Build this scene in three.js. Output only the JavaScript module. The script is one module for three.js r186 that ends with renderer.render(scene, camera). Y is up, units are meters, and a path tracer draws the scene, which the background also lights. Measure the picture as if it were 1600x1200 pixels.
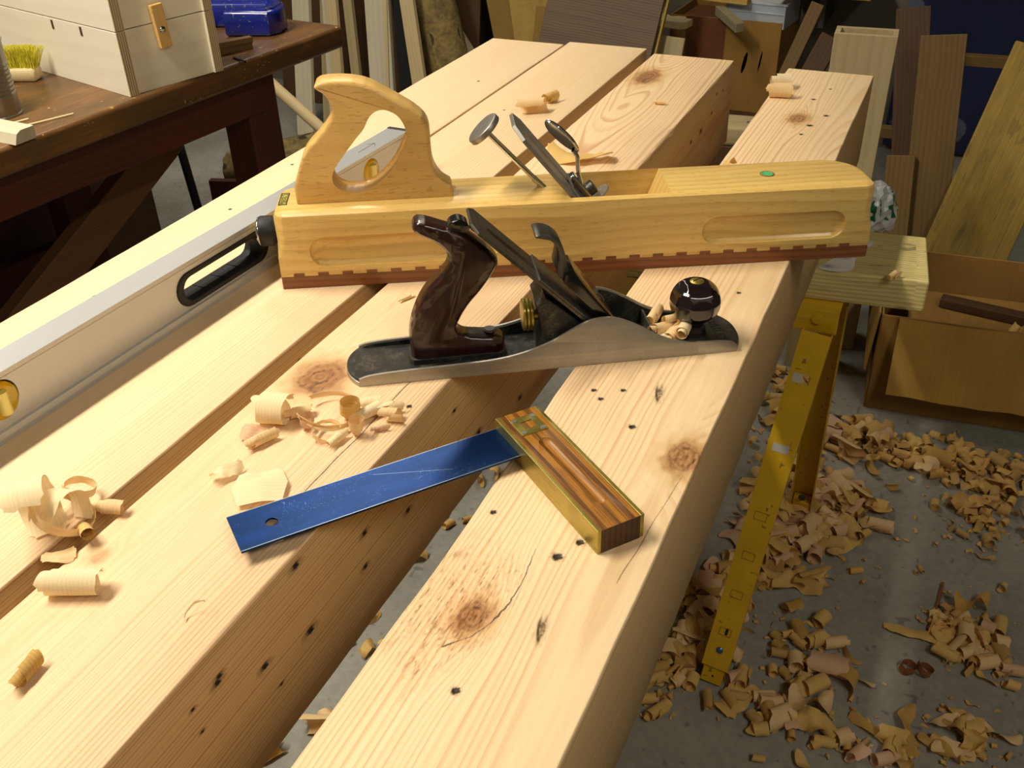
import * as THREE from 'three';
import { RoundedBoxGeometry } from 'three/addons/geometries/RoundedBoxGeometry.js';
import { mergeGeometries, mergeVertices, toCreasedNormals } from 'three/addons/utils/BufferGeometryUtils.js';
import { RectAreaLightUniformsLib } from 'three/addons/lights/RectAreaLightUniformsLib.js';
import { FontLoader } from 'three/addons/loaders/FontLoader.js';
import { TextGeometry } from 'three/addons/geometries/TextGeometry.js';
import { Brush, Evaluator, SUBTRACTION } from 'three-bvh-csg';

// ---------------------------------------------------------------- camera, light, exposure
RectAreaLightUniformsLib.init();
const scene = new THREE.Scene();
scene.background = new THREE.Color(0x000000);
const BT = 0.75;                                   // height of the beam tops above the floor
const camera = new THREE.PerspectiveCamera(42.94, 1600 / 1200, 0.02, 30);
camera.rotation.order = 'YXZ';
camera.position.set(0, BT + 0.4563, 0);
camera.rotation.set(-0.582256, 0.432719, -0.028859);
scene.add(camera);
const renderer = new THREE.WebGLRenderer({ antialias: true });
renderer.toneMapping = THREE.LinearToneMapping;
renderer.toneMappingExposure = 1.0;
renderer.shadowMap.enabled = true;
const LAMPS = [                                    // ceiling tube lamps: x, z, length along z, turn, strength
  { x: -1.32, z: -0.3, len: 1.2, turn: 0.0, k: 128 },
  { x: -1.55, z: -2.3, len: 1.2, turn: 0, k: 34 },
  { x: 1.05, z: 0.2, len: 1.2, turn: 0, k: 38 },
];

const FONT = await new FontLoader().loadAsync("fonts/droid/droid_sans_bold.typeface.json");
// ---------------------------------------------------------------- helpers
function rng(seed) { let a = seed >>> 0; return () => { a = (a + 0x6D2B79F5) | 0; let t = Math.imul(a ^ (a >>> 15), 1 | a); t = (t + Math.imul(t ^ (t >>> 7), 61 | t)) ^ t; return ((t ^ (t >>> 14)) >>> 0) / 4294967296; }; }
function hash2(x, y, s) { let h = Math.imul(x, 374761393) ^ Math.imul(y, 668265263) ^ Math.imul(s, 2147483647 - 1013); h = Math.imul(h ^ (h >>> 13), 1274126177); return ((h ^ (h >>> 16)) >>> 0) / 4294967296; }
function vn(x, y, s = 1) { const xi = Math.floor(x), yi = Math.floor(y); let fx = x - xi, fy = y - yi; fx = fx * fx * (3 - 2 * fx); fy = fy * fy * (3 - 2 * fy); const a = hash2(xi, yi, s), b = hash2(xi + 1, yi, s), c = hash2(xi, yi + 1, s), d = hash2(xi + 1, yi + 1, s); return (a + (b - a) * fx + (c - a) * fy + (a - b - c + d) * fx * fy) * 2 - 1; }
const fbm = (x, y, s) => vn(x, y, s) * 0.55 + vn(x * 2.1, y * 2.1, s + 7) * 0.28 + vn(x * 4.3, y * 4.3, s + 13) * 0.17;
const clamp = (v, a = 0, b = 1) => Math.min(b, Math.max(a, v));
const sst = (a, b, v) => { const t = clamp((v - a) / (b - a)); return t * t * (3 - 2 * t); };
const mix = (a, b, t) => a + (b - a) * t;
function dataTex(w, h, fn, srgb = true) {
  const d = new Uint8Array(w * h * 4);
  for (let j = 0; j < h; j++) for (let i = 0; i < w; i++) { const c = fn(i, j), o = (j * w + i) * 4; d[o] = clamp(c[0], 0, 255); d[o + 1] = clamp(c[1], 0, 255); d[o + 2] = clamp(c[2], 0, 255); d[o + 3] = 255; }
  const t = new THREE.DataTexture(d, w, h, THREE.RGBAFormat); t.magFilter = THREE.LinearFilter; t.minFilter = THREE.LinearMipmapLinearFilter; t.generateMipmaps = true;
  t.wrapS = t.wrapT = THREE.RepeatWrapping; if (srgb) t.colorSpace = THREE.SRGBColorSpace; t.needsUpdate = true; return t;
}
const std = (o) => new THREE.MeshStandardMaterial(o);
const phy = (o) => new THREE.MeshPhysicalMaterial(o);
// grain texture, one repeat = LU metres along u (the grain) by LV metres along v
function grainTex({ early, late, seed = 1, spacing = 0.004, LU = 0.5, LV = 0.125, contrast = 1, wob = 1, fleck = 0, speck = 0.05, W = 512, H = 256 }) {
  return dataTex(W, H, (i, j) => {
    const u = i / W * LU, v = j / H * LV;
    const wv = v + wob * 0.004 * vn(u * 5, v * 8, seed) + wob * 0.0015 * vn(u * 14, v * 30, seed + 3);
    const r = wv / spacing, f = r - Math.floor(r);
    let t = sst(0.25, 0.85, f) * (1 - sst(0.88, 1, f)) * contrast * (0.65 + 0.35 * vn(u * 6, v * 60, seed + 5));
    t += speck * vn(u * 60, v * 1600, seed + 9) * 2;
    if (fleck) { const q = vn(u * 130, v * 900, seed + 11); if (q > 0.62) t += fleck; }
    t += 0.18 * fbm(u * 4, v * 14, seed + 17); t = clamp(t, -0.08, 1.25);
    return [mix(early[0], late[0], t), mix(early[1], late[1], t), mix(early[2], late[2], t)];
  });
}
// uv in units of (LU, LV) metres, the grain along the given axis of the geometry
function triUV(g, axis = 'x', LU = 0.5, LV = 0.125, off = [0, 0]) {
  if (g.index) g = g.toNonIndexed();
  const p = g.attributes.position, uv = new Float32Array(p.count * 2), A = new THREE.Vector3(), B = new THREE.Vector3(), C = new THREE.Vector3(), ab = new THREE.Vector3(), n = new THREE.Vector3();
  const gi = 'xyz'.indexOf(axis);
  for (let i = 0; i < p.count; i += 3) {
    A.fromBufferAttribute(p, i); B.fromBufferAttribute(p, i + 1); C.fromBufferAttribute(p, i + 2);
    n.subVectors(B, A).cross(ab.subVectors(C, A)); const an = [Math.abs(n.x), Math.abs(n.y), Math.abs(n.z)];
    let k = an.indexOf(Math.max(...an)); const o = [0, 1, 2].filter((q) => q !== k); let iu, iv;
    if (k === gi) { iu = o[0]; iv = o[1]; } else { iu = gi; iv = o.find((q) => q !== gi); }
    [A, B, C].forEach((V, m) => { const a = [V.x, V.y, V.z]; uv[(i + m) * 2] = a[iu] / LU + off[0]; uv[(i + m) * 2 + 1] = a[iv] / LV + off[1]; });
  }
  g.setAttribute('uv', new THREE.BufferAttribute(uv, 2)); return g;
}
const V3 = (x, y, z) => new THREE.Vector3(x, y, z);
const norm = (g) => { g = g.index ? g.toNonIndexed() : g; for (const k of Object.keys(g.attributes)) if (!['position', 'normal', 'uv'].includes(k)) g.deleteAttribute(k); if (!g.attributes.uv) g.setAttribute('uv', new THREE.BufferAttribute(new Float32Array(g.attributes.position.count * 2), 2)); return g; };
const merge = (list) => mergeGeometries(list.map(norm));
const rbox = (w, h, d, r = 0.001, x = 0, y = 0, z = 0) => { const g = new RoundedBoxGeometry(w, h, d, 2, Math.min(r, w / 2.01, h / 2.01, d / 2.01)); g.translate(x, y, z); return g; };
const cyl = (r0, r1, h, seg = 24, x = 0, y = 0, z = 0) => { const g = new THREE.CylinderGeometry(r0, r1, h, seg); g.translate(x, y, z); return g; };
const lathe = (pts, seg = 32) => new THREE.LatheGeometry(pts.map(([r, y]) => new THREE.Vector2(Math.max(r, 1e-5), y)), seg);
const tube = (pts, r, seg = 40, rs = 8, closed = false) => new THREE.TubeGeometry(new THREE.CatmullRomCurve3(pts.map((p) => V3(...p)), closed), seg, r, rs, closed);
function spl(pts, n, closed = true) { return new THREE.CatmullRomCurve3(pts.map((p) => V3(p[0], p[1], 0)), closed, 'centripetal').getPoints(n).slice(0, closed ? -1 : undefined).map((p) => new THREE.Vector2(p.x, p.y)); }
function ext(outline, depth, bevel = 0, { holes = [], seg = 2, center = true, curve = 4 } = {}) {
  const s = new THREE.Shape(outline.map((p) => (p.isVector2 ? p : new THREE.Vector2(p[0], p[1]))));
  for (const h of holes) s.holes.push(new THREE.Path(h.map((p) => (p.isVector2 ? p : new THREE.Vector2(p[0], p[1])))));
  const g = new THREE.ExtrudeGeometry(s, { depth: depth - 2 * bevel, bevelEnabled: bevel > 0, bevelSize: bevel, bevelThickness: bevel, bevelOffset: -bevel, bevelSegments: seg, curveSegments: curve });
  g.translate(0, 0, bevel - (center ? depth / 2 : 0)); return g;
}
const smooth = (g, ang = 0.6) => toCreasedNormals(g, ang);
const basis = (X, Y, Z, O) => new THREE.Matrix4().makeBasis(X, Y, Z).setPosition(O);
const used = {};
function numbered(n) { used[n] = (used[n] ?? -1) + 1; return used[n] ? n + '_' + String(used[n]).padStart(3, '0') : n; }
function sh(o) { o.castShadow = true; o.receiveShadow = true; return o; }
function part(parent, name, g, m, label) { const o = sh(new THREE.Mesh(g, m)); o.name = name; if (label) o.userData.label = label; parent.add(o); return o; }
function thing(name, label, category, [x, y, z] = [0, 0, 0], turn = 0, group) { const o = new THREE.Group(); o.name = numbered(name); o.position.set(x, y, z); o.rotation.y = turn; o.userData = { label, category }; if (group) o.userData.group = group; scene.add(o); return o; }
function solo(name, g, m, label, category, [x, y, z] = [0, 0, 0], turn = 0, group) { const o = sh(new THREE.Mesh(g, m)); o.name = numbered(name); o.position.set(x, y, z); o.rotation.y = turn; o.userData = { label, category }; if (group) o.userData.group = group; scene.add(o); return o; }
function struct(name, g, m, parent) { const o = sh(new THREE.Mesh(g, m)); o.name = name; if (!parent) { o.userData.kind = 'structure'; scene.add(o); } else parent.add(o); return o; }
const ev = new Evaluator(); ev.useGroups = false; ev.attributes = ['position', 'normal', 'uv'];
function cut(a, ...bs) { let A = new Brush(norm(a)); A.updateMatrixWorld(); for (const b of bs) { const B = new Brush(norm(b)); B.updateMatrixWorld(); A = ev.evaluate(A, B, SUBTRACTION); } const g = norm(A.geometry.clone()); g.computeVertexNormals(); return g; }
// slab: parallelogram board from bottom-left A, bottom-right B, top-left C (world metres), thickness t behind the face
function slabGeo(A, B, C, t, r = 0.0015) {
  const a = V3(...A), x = V3(...B).sub(a), y = V3(...C).sub(a), w = x.length(), h = y.length(); y.normalize(); x.addScaledVector(y, -x.dot(y)).normalize(); const nz = new THREE.Vector3().crossVectors(x, y).normalize();
  const g = rbox(w, h, t, r, w / 2, h / 2, -t / 2); return { g, m: basis(x, y, nz, a), w, h };
}
// ---------------------------------------------------------------- the room
const X0 = -3.1, X1 = 1.5, ZB = -3.5, ZF = 1.5, HC = 2.5;
const concreteTex = dataTex(1024, 1024, (i, j) => {
  const u = i / 1024 * 3, v = j / 1024 * 3;
  let t = 146 + 16 * fbm(u * 2.2, v * 2.2, 5) + 9 * fbm(u * 11, v * 11, 8) + 6 * vn(u * 120, v * 120, 3) + 5 * vn(u * 300, v * 300, 4);
  const st = sst(0.25, 0.6, fbm(u * 1.4 + 9, v * 1.4, 21)); t -= 26 * st;
  if (vn(u * 90, v * 90, 31) > 0.86) t -= 30;
  const crack = Math.abs(v - 1.34 - 0.05 * vn(u * 5, 3, 61) - 0.012 * vn(u * 30, 7, 62) + u * 0.12); if (crack < 0.0016) t -= 28;
  return [t * 1.0, t * 0.985, t * 0.93];
});
const concrete = std({ map: concreteTex, roughness: 0.8 });
const plaster = std({ map: dataTex(256, 256, (i, j) => { const t = 150 + 10 * fbm(i / 40, j / 40, 3) + 4 * vn(i / 2, j / 2, 4); return [t, t * 0.95, t * 0.84]; }), roughness: 0.95 });
const wallPaint = std({ map: dataTex(256, 256, (i, j) => { const t = 108 + 10 * fbm(i / 40, j / 40, 3) + 4 * vn(i / 2, j / 2, 4); return [t, t * 0.95, t * 0.84]; }), roughness: 0.95 });
const slab = (w, h, d, x, y, z) => triUV(new THREE.BoxGeometry(w, h, d).translate(x, y, z), 'x', 3, 3);
const RW = X1 - X0, RD = ZF - ZB, CX = (X0 + X1) / 2, CZ = (ZB + ZF) / 2;
struct('floor', slab(RW + 0.4, 0.2, RD + 0.4, CX, -0.1, CZ), concrete);
struct('ceiling', slab(RW + 0.4, 0.2, RD + 0.4, CX, HC + 0.1, CZ), plaster);
struct('wall_back', slab(RW + 0.4, HC, 0.2, CX, HC / 2, ZB - 0.1), wallPaint);
struct('wall_front', slab(RW + 0.4, HC, 0.2, CX, HC / 2, ZF + 0.1), wallPaint);
struct('wall_left', slab(0.2, HC, RD, X0 - 0.1, HC / 2, CZ), wallPaint);
struct('wall_right', slab(0.2, HC, RD, X1 + 0.1, HC / 2, CZ), wallPaint);
// ceiling tube lamps, out of the frame
const lampBody = std({ color: 0xe8e8e4, roughness: 0.5 });
const glow = std({ color: 0xffffff, emissive: new THREE.Color(1, 0.93, 0.78), emissiveIntensity: 6 });
LAMPS.forEach((L, i) => {
  const t = thing('tube_lamp', ['twin tube ceiling lamp above the left workbench', 'twin tube ceiling lamp above the far beam ends', 'twin tube ceiling lamp behind the photographer'][i], 'lamp', [L.x, HC - 0.001, L.z], L.turn);
  part(t, 'housing', rbox(0.13, 0.05, L.len + 0.06, 0.008, 0, -0.025, 0), lampBody);
  for (const s of [-1, 1]) part(t, 'tube', cyl(0.013, 0.013, L.len, 16).rotateX(Math.PI / 2).translate(s * 0.035, -0.068, 0), glow);
  const r = new THREE.RectAreaLight(new THREE.Color(1, 0.92, 0.76), L.k, 0.12, L.len); r.position.set(0, -0.085, 0); r.rotation.x = -Math.PI / 2; r.castShadow = true; t.add(r);
});
// ---------------------------------------------------------------- the four fir beams
const ZN = 0.1, ZE = 0.9, BH = 0.14;             // the drawn grain ends at ZN, the beams run on to ZE behind the camera
// knots: [z, x, along, across, strength]; nails: [z, x, r] on the top; side nails: [z, depth below the top, r]
const BEAMS = [
  { x0: -0.7930, x1: -0.6525, z0: -1.675, vp: -0.05, d: 0.05, sp: 0.0052, con: 0.28, seed: 11, early: [238, 212, 170], late: [212, 170, 122], knots: [], nails: [[-1.42, -0.70, 0.002], [-0.85, -0.755, 0.002], [-0.62, -0.745, 0.003], [-1.0, -0.77, 0.002]], side: [], label: 'planed fir beam with the long spirit level along its edge, its outer side facing the workbench' },
  { x0: -0.6490, x1: -0.5040, z0: -1.695, vp: -0.03, d: 0.025, sp: 0.0040, con: 0.42, seed: 23, early: [238, 211, 168], late: [204, 156, 104], knots: [], nails: [[-1.3, -0.6, 0.0015]], side: [[-0.62, 0.02, 0.0015]], label: 'planed fir beam that carries the heel of the wooden plane, without knots' },
  { x0: -0.4830, x1: -0.3430, z0: -1.668, vp: 0.028, d: 0.018, sp: 0.0034, con: 0.62, seed: 37, early: [236, 207, 163], late: [194, 140, 92],
    knots: [[-0.577, -0.449, 0.024, 0.020, 1.0], [-1.531, -0.452, 0.035, 0.017, 1.0], [-0.330, -0.465, 0.007, 0.005, 0.4]],
    nails: [[-0.567, -0.3555, 0.0022]], side: [[-0.382, 0.009, 0.003], [-0.465, 0.049, 0.0028], [-0.46, 0.080, 0.0026], [-0.384, 0.0754, 0.0036], [-0.334, 0.059, 0.003], [-0.295, 0.0255, 0.0022], [-0.2925, 0.0290, 0.0026], [-0.269, 0.0276, 0.0014], [-0.271, 0.051, 0.0012], [-0.345, 0.090, 0.0014], [-0.528, 0.0768, 0.0028], [-0.664, 0.089, 0.0034], [-0.76, 0.110, 0.003], [-0.62, 0.035, 0.002], [-1.556, 0.022, 0.0022], [-1.468, 0.056, 0.004], [-1.411, 0.055, 0.003], [-1.532, 0.046, 0.0025], [-1.38, 0.09, 0.003], [-1.33, 0.085, 0.003], [-1.60, 0.03, 0.002]], label: 'fir beam with knots, curling grain at its far end and dark nail holes down its side' },
  { x0: -0.2510, x1: -0.1170, z0: -1.652, vp: 0.118, d: 0.030, sp: 0.0040, con: 0.62, seed: 53, early: [236, 207, 163], late: [196, 144, 92],
    knots: [[-0.378, -0.206, 0.014, 0.010, 0.95], [-0.585, -0.128, 0.020, 0.013, 0.9], [-1.405, -0.190, 0.020, 0.012, 0.8]],
    nails: [[-0.3845, -0.1627, 0.0026, 4], [-0.323, -0.1905, 0.0026], [-0.467, -0.1687, 0.0028], [-0.608, -0.177, 0.0028], [-0.661, -0.171, 0.003, 4], [-0.646, -0.2228, 0.0022], [-0.636, -0.213, 0.0022], [-0.655, -0.2, 0.0022], [-0.448, -0.1777, 0.0035], [-0.473, -0.2365, 0.0022], [-1.43, -0.156, 0.0035], [-1.38, -0.17, 0.004], [-1.34, -0.175, 0.0025], [-1.50, -0.185, 0.003], [-1.56, -0.17, 0.002], [-0.84, -0.19, 0.0022], [-0.86, -0.15, 0.002], [-0.80, -0.21, 0.002]], side: [[-0.93, 0.07, 0.001]], rough: [-0.385, -0.224], label: 'fir beam with torn grain round a dark knot, resting near the end of the sawhorse timber' },
];
BEAMS.forEach((b, bi) => {
  const L = ZN - b.z0, W = b.x1 - b.x0, TW = 2048, TH = 1024;
  // atlas rows: 0..0.5 top, 0.5..0.875 right side, 0.875..1 end grain and the rest
  const ringAt = (s, v) => {
    const z = b.z0 + s; let d = b.d + 0.012 * vn(s * 1.1, 4, b.seed) + 0.006 * vn(s * 2.7, 9, b.seed + 1);
    let vv = v - b.vp + 0.006 * vn(s * 1.3, 2, b.seed + 3) + 0.0018 * vn(s * 9, v * 20, b.seed + 4);
    let rho = Math.sqrt(vv * vv + d * d);
    if (bi === 2) { const wf = sst(-0.86, -1.12, z); if (wf > 0) { const dd = 0.006 + (z + 1.70) * 0.085 + 0.004 * vn(s * 7, 5, 91), v2 = v - 0.04 - 0.05 * (z + 1.4) + 0.003 * vn(s * 9, v * 30, 92); rho = mix(rho, Math.sqrt(v2 * v2 + dd * dd) * b.sp / 0.0052, wf); } }
    if (bi === 3) { const wf = sst(-0.95, -1.2, z), wn = sst(-0.75, -0.6, z); if (wf > 0) { const v2 = v - 0.135, dd = 0.02 - (z + 1.2) * 0.07 + 0.006 * vn(s * 6, 5, 94); rho = mix(rho, (Math.sqrt(v2 * v2 + dd * dd) + 0.003 * vn(s * 8, v * 24, 95)) * b.sp / 0.0056, wf); } else rho += 0.0016 * vn(s * 5, v * 22, 96); }
    for (const k of b.knots) { const a = (z - k[0]) / (k[2] * 3.2), c = (b.x0 + v - k[1]) / (k[3] * 1.9); const e = Math.exp(-(a * a + c * c)); rho += 0.011 * k[4] * e * (c > 0 ? 1 : -0.6) + 0.008 * k[4] * e; }
    return rho / b.sp + 0.1 * vn(s * 12, v * 70, b.seed + 6);
  };
  const top = (s, v) => {
    const z = b.z0 + s, x = b.x0 + v, r0 = ringAt(s, v), r = r0 + 0.9 * vn(r0 * 0.31, 3, b.seed + 70), kr = Math.floor(r), f = r - kr, hs = hash2(kr, 5, b.seed);
    const calm = mix(0.35, 1, sst(-0.35, 0.35, fbm(s * 0.9, v * 11, b.seed + 72) + (bi === 1 || bi === 2 ? (v / W - 0.5) * 0.9 : 0)));
    let t = sst(0.25 + 0.3 * hs, 0.86, f) * (1 - sst(0.9, 1, f)) * b.con * (0.3 + 0.85 * hs) * (z < -1.0 && bi > 1 ? 1.15 : calm) * (0.8 + 0.3 * vn(s * 2, v * 18, b.seed + 8));
    t += 0.10 * fbm(s * 1.6, v * 16, b.seed + 10) + 0.05 * vn(s * 30, v * 900, b.seed + 12) + 0.04 * vn(s * 5, v * 260, b.seed + 14);
    let c = [mix(b.early[0], b.late[0], t), mix(b.early[1], b.late[1], t), mix(b.early[2], b.late[2], t)];
    const pk = clamp(0.5 + 0.9 * fbm(s * 1.1 + 3, v * 9, b.seed + 20)); c[1] -= 5 * pk; c[2] -= 3 * pk;
    for (const k of b.knots) {
      const a = (z - k[0]) / k[2], q = (x - k[1]) / k[3]; let rr = Math.sqrt(a * a + q * q) * (1 + 0.18 * vn(a * 2.3, q * 2.3, b.seed + 30));
      if (rr < 2.6) { const w = (1 - sst(0.55, 1.5, rr)) * k[4], ri = 0.5 + 0.5 * Math.sin(rr * 17 + 2 * vn(a * 3, q * 3, b.seed + 31)); const hue = mix(0.28, 0.62, ri) + 0.5 * sst(0.35, 0.8, vn(a * 7, q * 7, b.seed + 33)); c = [mix(c[0], mix(205, 96, hue), w * 0.8), mix(c[1], mix(150, 56, hue), w * 0.8), mix(c[2], mix(98, 26, hue), w * 0.8)]; const h = (1 - sst(1, 2.4, rr)) * 0.22 * k[4]; c = [c[0] * (1 - h * 0.35), c[1] * (1 - h * 0.6), c[2] * (1 - h)]; }
    }
    for (const n of b.nails) {
      const st = n[3] || 1, a = (z - n[0]) / (n[2] * st), q = (x - n[1] - (st > 1 ? (z - n[0]) * 0.17 : 0)) / n[2], rr = Math.sqrt(a * a + q * q) * (1 + 0.3 * vn(a * 2, q * 2, b.seed + 40));
      if (rr < 2.2) { const w = 1 - sst(0.7, 1.15, rr), g = (1 - sst(1, 1.8, rr)) * 0.10; c = c.map((e, m) => mix(e * (1 - g), st > 1 ? [92, 66, 34][m] : [38, 26, 14][m], st > 1 ? w * 0.8 * (0.65 + 0.5 * vn(a * 9, q * 2, 7)) : w * 0.95)); }
    }
    if (b.rough) {                                            // torn, fibrous patch round the dark knot
      const a = (z - b.rough[0]) / 0.075, q = (x - b.rough[1]) / 0.036, m = (1 - sst(0.4, 1.25, Math.sqrt(a * a + q * q) + 0.3 * vn(s * 30, v * 60, 3)));
      if (m > 0) { const n = vn(s * 110, v * 900, 71) * 0.5 + vn(s * 420, v * 900, 72) * 0.3 + 0.35 * fbm(s * 40, v * 90, 73), dk = sst(0.0, 0.8, n) * m; c = [c[0] * (1 - 0.34 * dk) - 6 * m, c[1] * (1 - 0.42 * dk) - 9 * m, c[2] * (1 - 0.5 * dk) - 12 * m]; }
      const CP = [[-0.349, -0.2134], [-0.355, -0.2083], [-0.363, -0.2006], [-0.3723, -0.1959], [-0.3852, -0.1922], [-0.3979, -0.19], [-0.4143, -0.19], [-0.4271, -0.191], [-0.45, -0.194]]; for (let q = 0; q < 8; q++) if (z <= CP[q][0] && z > CP[q + 1][0]) { const xx = mix(CP[q][1], CP[q + 1][1], (z - CP[q][0]) / (CP[q + 1][0] - CP[q][0])) + 0.0004 * vn(s * 300, 1, 3); if (Math.abs(x - xx) < mix(0.0008, 0.0002, q / 8) * (0.7 + 0.7 * vn(s * 120, 4, 9))) c = c.map((e) => e * 0.45); }
    }
    if (bi === 2) { const ck = Math.abs(x + 0.3732 + (z + 0.48) * 0.005 - 0.0006 * vn(s * 60, 2, 5)); if (ck < 0.0006 && z > -0.60 && z < -0.44) c = c.map((e) => e * 0.55); }
    if (bi === 3) { const ck = Math.abs(x + 0.1285 - (z + 0.50) * -0.08 - 0.0008 * vn(s * 40, 2, 6)); if (ck < 0.0003 * (0.8 + 0.6 * vn(s * 60, 1, 4)) && z > -0.56 && z < -0.44) c = c.map((e) => e * 0.66); }
    return c;
  };
  const side = (s, v) => {                                     // v = metres below the top edge
    const z = b.z0 + s, r = (v + 0.004 * vn(s * 1.2, v * 6, b.seed + 50) + 0.0012 * vn(s * 8, v * 30, b.seed + 51)) / 0.0036, r2 = r + 0.9 * vn(r * 0.33, 3, b.seed + 74), f = r2 - Math.floor(r2), hs = hash2(Math.floor(r2), 6, b.seed);
    let t = 0.12 + sst(0.3, 0.86, f) * (1 - sst(0.9, 1, f)) * 0.6 * (0.3 + 0.8 * hs) + 0.2 * fbm(s * 1.5, v * 14, b.seed + 53) + 0.05 * vn(s * 20, v * 800, b.seed + 54);
    let c = [mix(208, 156, t), mix(174, 116, t), mix(124, 70, t)];
    const rs = sst(0.35, 0.75, fbm(s * 2.2, v * 16, b.seed + 57)); c = [c[0] * (1 - 0.12 * rs), c[1] * (1 - 0.22 * rs), c[2] * (1 - 0.3 * rs)];
    for (const n of b.side) { const a = (z - n[0]) / (n[2] * 1.1), q = (v - n[1]) / (n[2] * 0.85), rr = Math.sqrt(a * a + q * q) * (1 + 0.35 * vn(a * 2, q * 2, b.seed + 60)); if (rr < 3) { const w = 1 - sst(0.7, 1.2, rr), g = (1 - sst(0.8, 3, Math.sqrt(a * a * 0.3 + q * q * 1.5))) * 0.16; c = c.map((e, m) => mix(e * (1 - g), [26, 17, 9][m], w)); } }
    return c;
  };
  const endg = (u, v) => { const dx = u * 0.14 - 0.05, dy = v * 0.14 + 0.03, r = Math.sqrt(dx * dx + dy * dy) / 0.0036, f = r - Math.floor(r), t = sst(0.3, 0.9, f) * 0.6 + 0.15 * vn(u * 80, v * 80, 3); return [mix(212, 160, t), mix(168, 110, t), mix(110, 62, t)]; };
  const map = dataTex(TW, TH, (i, j) => {
    const u = (i + 0.5) / TW, v = (j + 0.5) / TH;
    if (v < 0.5) return top(u * L, v / 0.5 * W);
    if (v < 0.875) return side(u * L, (v - 0.5) / 0.375 * BH);
    return endg((u * 8) % 1, (v - 0.875) * 8);
  });
  map.wrapS = map.wrapT = THREE.ClampToEdgeWrapping;
  const bw = 1024, bh = 512;
  const bump = dataTex(bw, bh, (i, j) => {
    const u = (i + 0.5) / bw, v = (j + 0.5) / bh; let h = 200;
    if (v < 0.5) {
      const s = u * L, vv = v / 0.5 * W, z = b.z0 + s, x = b.x0 + vv; h += 3 * vn(s * 40, vv * 600, 5);
      for (const n of b.nails) { const st = n[3] || 1, a = (z - n[0]) / (n[2] * st), q = (x - n[1] - (st > 1 ? (z - n[0]) * 0.3 : 0)) / n[2], rr = Math.sqrt(a * a + q * q); if (rr < 1.1) h -= 150 * (1 - sst(0.5, 1.1, rr)); }
      for (const k of b.knots) { const a = (z - k[0]) / k[2], q = (x - k[1]) / k[3], rr = Math.sqrt(a * a + q * q); if (rr < 1.2) h -= (1 - sst(0.6, 1.2, rr)) * k[4] * (30 + 45 * vn(a * 6, q * 6, b.seed + 33)); }
      if (b.rough) { const a = (z - b.rough[0]) / 0.085, q = (x - b.rough[1]) / 0.042, m = 1 - sst(0.3, 1.2, Math.sqrt(a * a + q * q)); if (m > 0) h += m * (45 * vn(s * 160, vv * 420, 71) + 28 * vn(s * 420, vv * 700, 72) - 12); }
    } else { const s = u * L, vv = (v - 0.5) / 0.375 * BH, z = b.z0 + s; h += 4 * vn(s * 30, vv * 500, 6); for (const n of b.side) { const a = (z - n[0]) / (n[2] * 1.5), q = (vv - n[1]) / n[2], rr = Math.sqrt(a * a + q * q); if (rr < 1.2) h -= 160 * (1 - sst(0.6, 1.2, rr)); } }
    return [h, h, h];
  }, false);
  bump.wrapS = bump.wrapT = THREE.ClampToEdgeWrapping;
  const mat = std({ map, bumpMap: bump, bumpScale: 0.0035, roughness: 0.62 });
  // geometry: softly arrised prism with slightly uneven edges
  const NZ = 90, pos = [], uvs = [], idx = [];
  const r = 0.0016, yT = BT, yB = BT - BH;
  const R = rng(b.seed), wob = (k, e) => 0.0005 * vn(k * 0.5, e, b.seed + 90);
  const wane = (z) => (b.rough ? 0.006 * Math.max(0, vn(z * 14, 1, 5)) * Math.exp(-(((z + 0.40) / 0.16) ** 2)) : 0) + (bi === 2 ? 0 : 0);
  const waneR = (z) => (bi === 2 ? 0.010 * Math.max(0, 0.4 + vn(z * 60, 1, 8)) * Math.exp(-(((z + 1.27) / 0.035) ** 2)) + 0.002 * Math.max(0, vn(z * 22, 3, 9)) : 0);
  const strip = (fn, flip) => { const base = pos.length / 3; let n = 0; for (let k = 0; k <= NZ; k++) { const s = k === NZ ? ZE - b.z0 : k / (NZ - 1) * L, row = fn(s, b.z0 + s, k); n = row.length; for (const p of row) { pos.push(p[0], p[1], p[2]); uvs.push(p[3], p[4]); } } for (let k = 0; k < NZ; k++) for (let m = 0; m < n - 1; m++) { const a = base + k * n + m, c = a + n; if (flip) idx.push(a, a + 1, c, c, a + 1, c + 1); else idx.push(a, c, a + 1, c, c + 1, a + 1); } };
  strip((s, z, k) => { const wl = wane(z), wr = waneR(z), u = Math.min(1, s / L), a = b.x0 + wob(k, 1), c = b.x1 + wob(k, 2); return [[a, yT - r - wl, z, u, 0.001], [a + r * 0.3 + wl * 0.3, yT - r * 0.3 - wl * 0.6, z, u, 0.002], [a + r + wl, yT, z, u, 0.5 * (r + wl) / W], [mix(a, c, 0.5), yT, z, u, 0.25], [c - r - wr, yT, z, u, 0.5 * (1 - (r + wr) / W)], [c - r * 0.3 - wr * 0.3, yT - r * 0.3 - wr * 0.6, z, u, 0.497], [c, yT - r - wr, z, u, 0.499]]; }, false);
  strip((s, z, k) => { const wr = waneR(z), u = Math.min(1, s / L), c = b.x1 + wob(k, 2); return [[c, yT - r - wr, z, u, 0.502], [c, yB + r, z, u, 0.872], [c - r, yB, z, u, 0.8745]]; }, false);
  strip((s, z, k) => { const u = Math.min(1, s / L); return [[b.x1 + wob(k, 2) - r, yB, z, u, 0.52], [b.x0 + wob(k, 1) + r, yB, z, u, 0.87]]; }, false);
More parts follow.
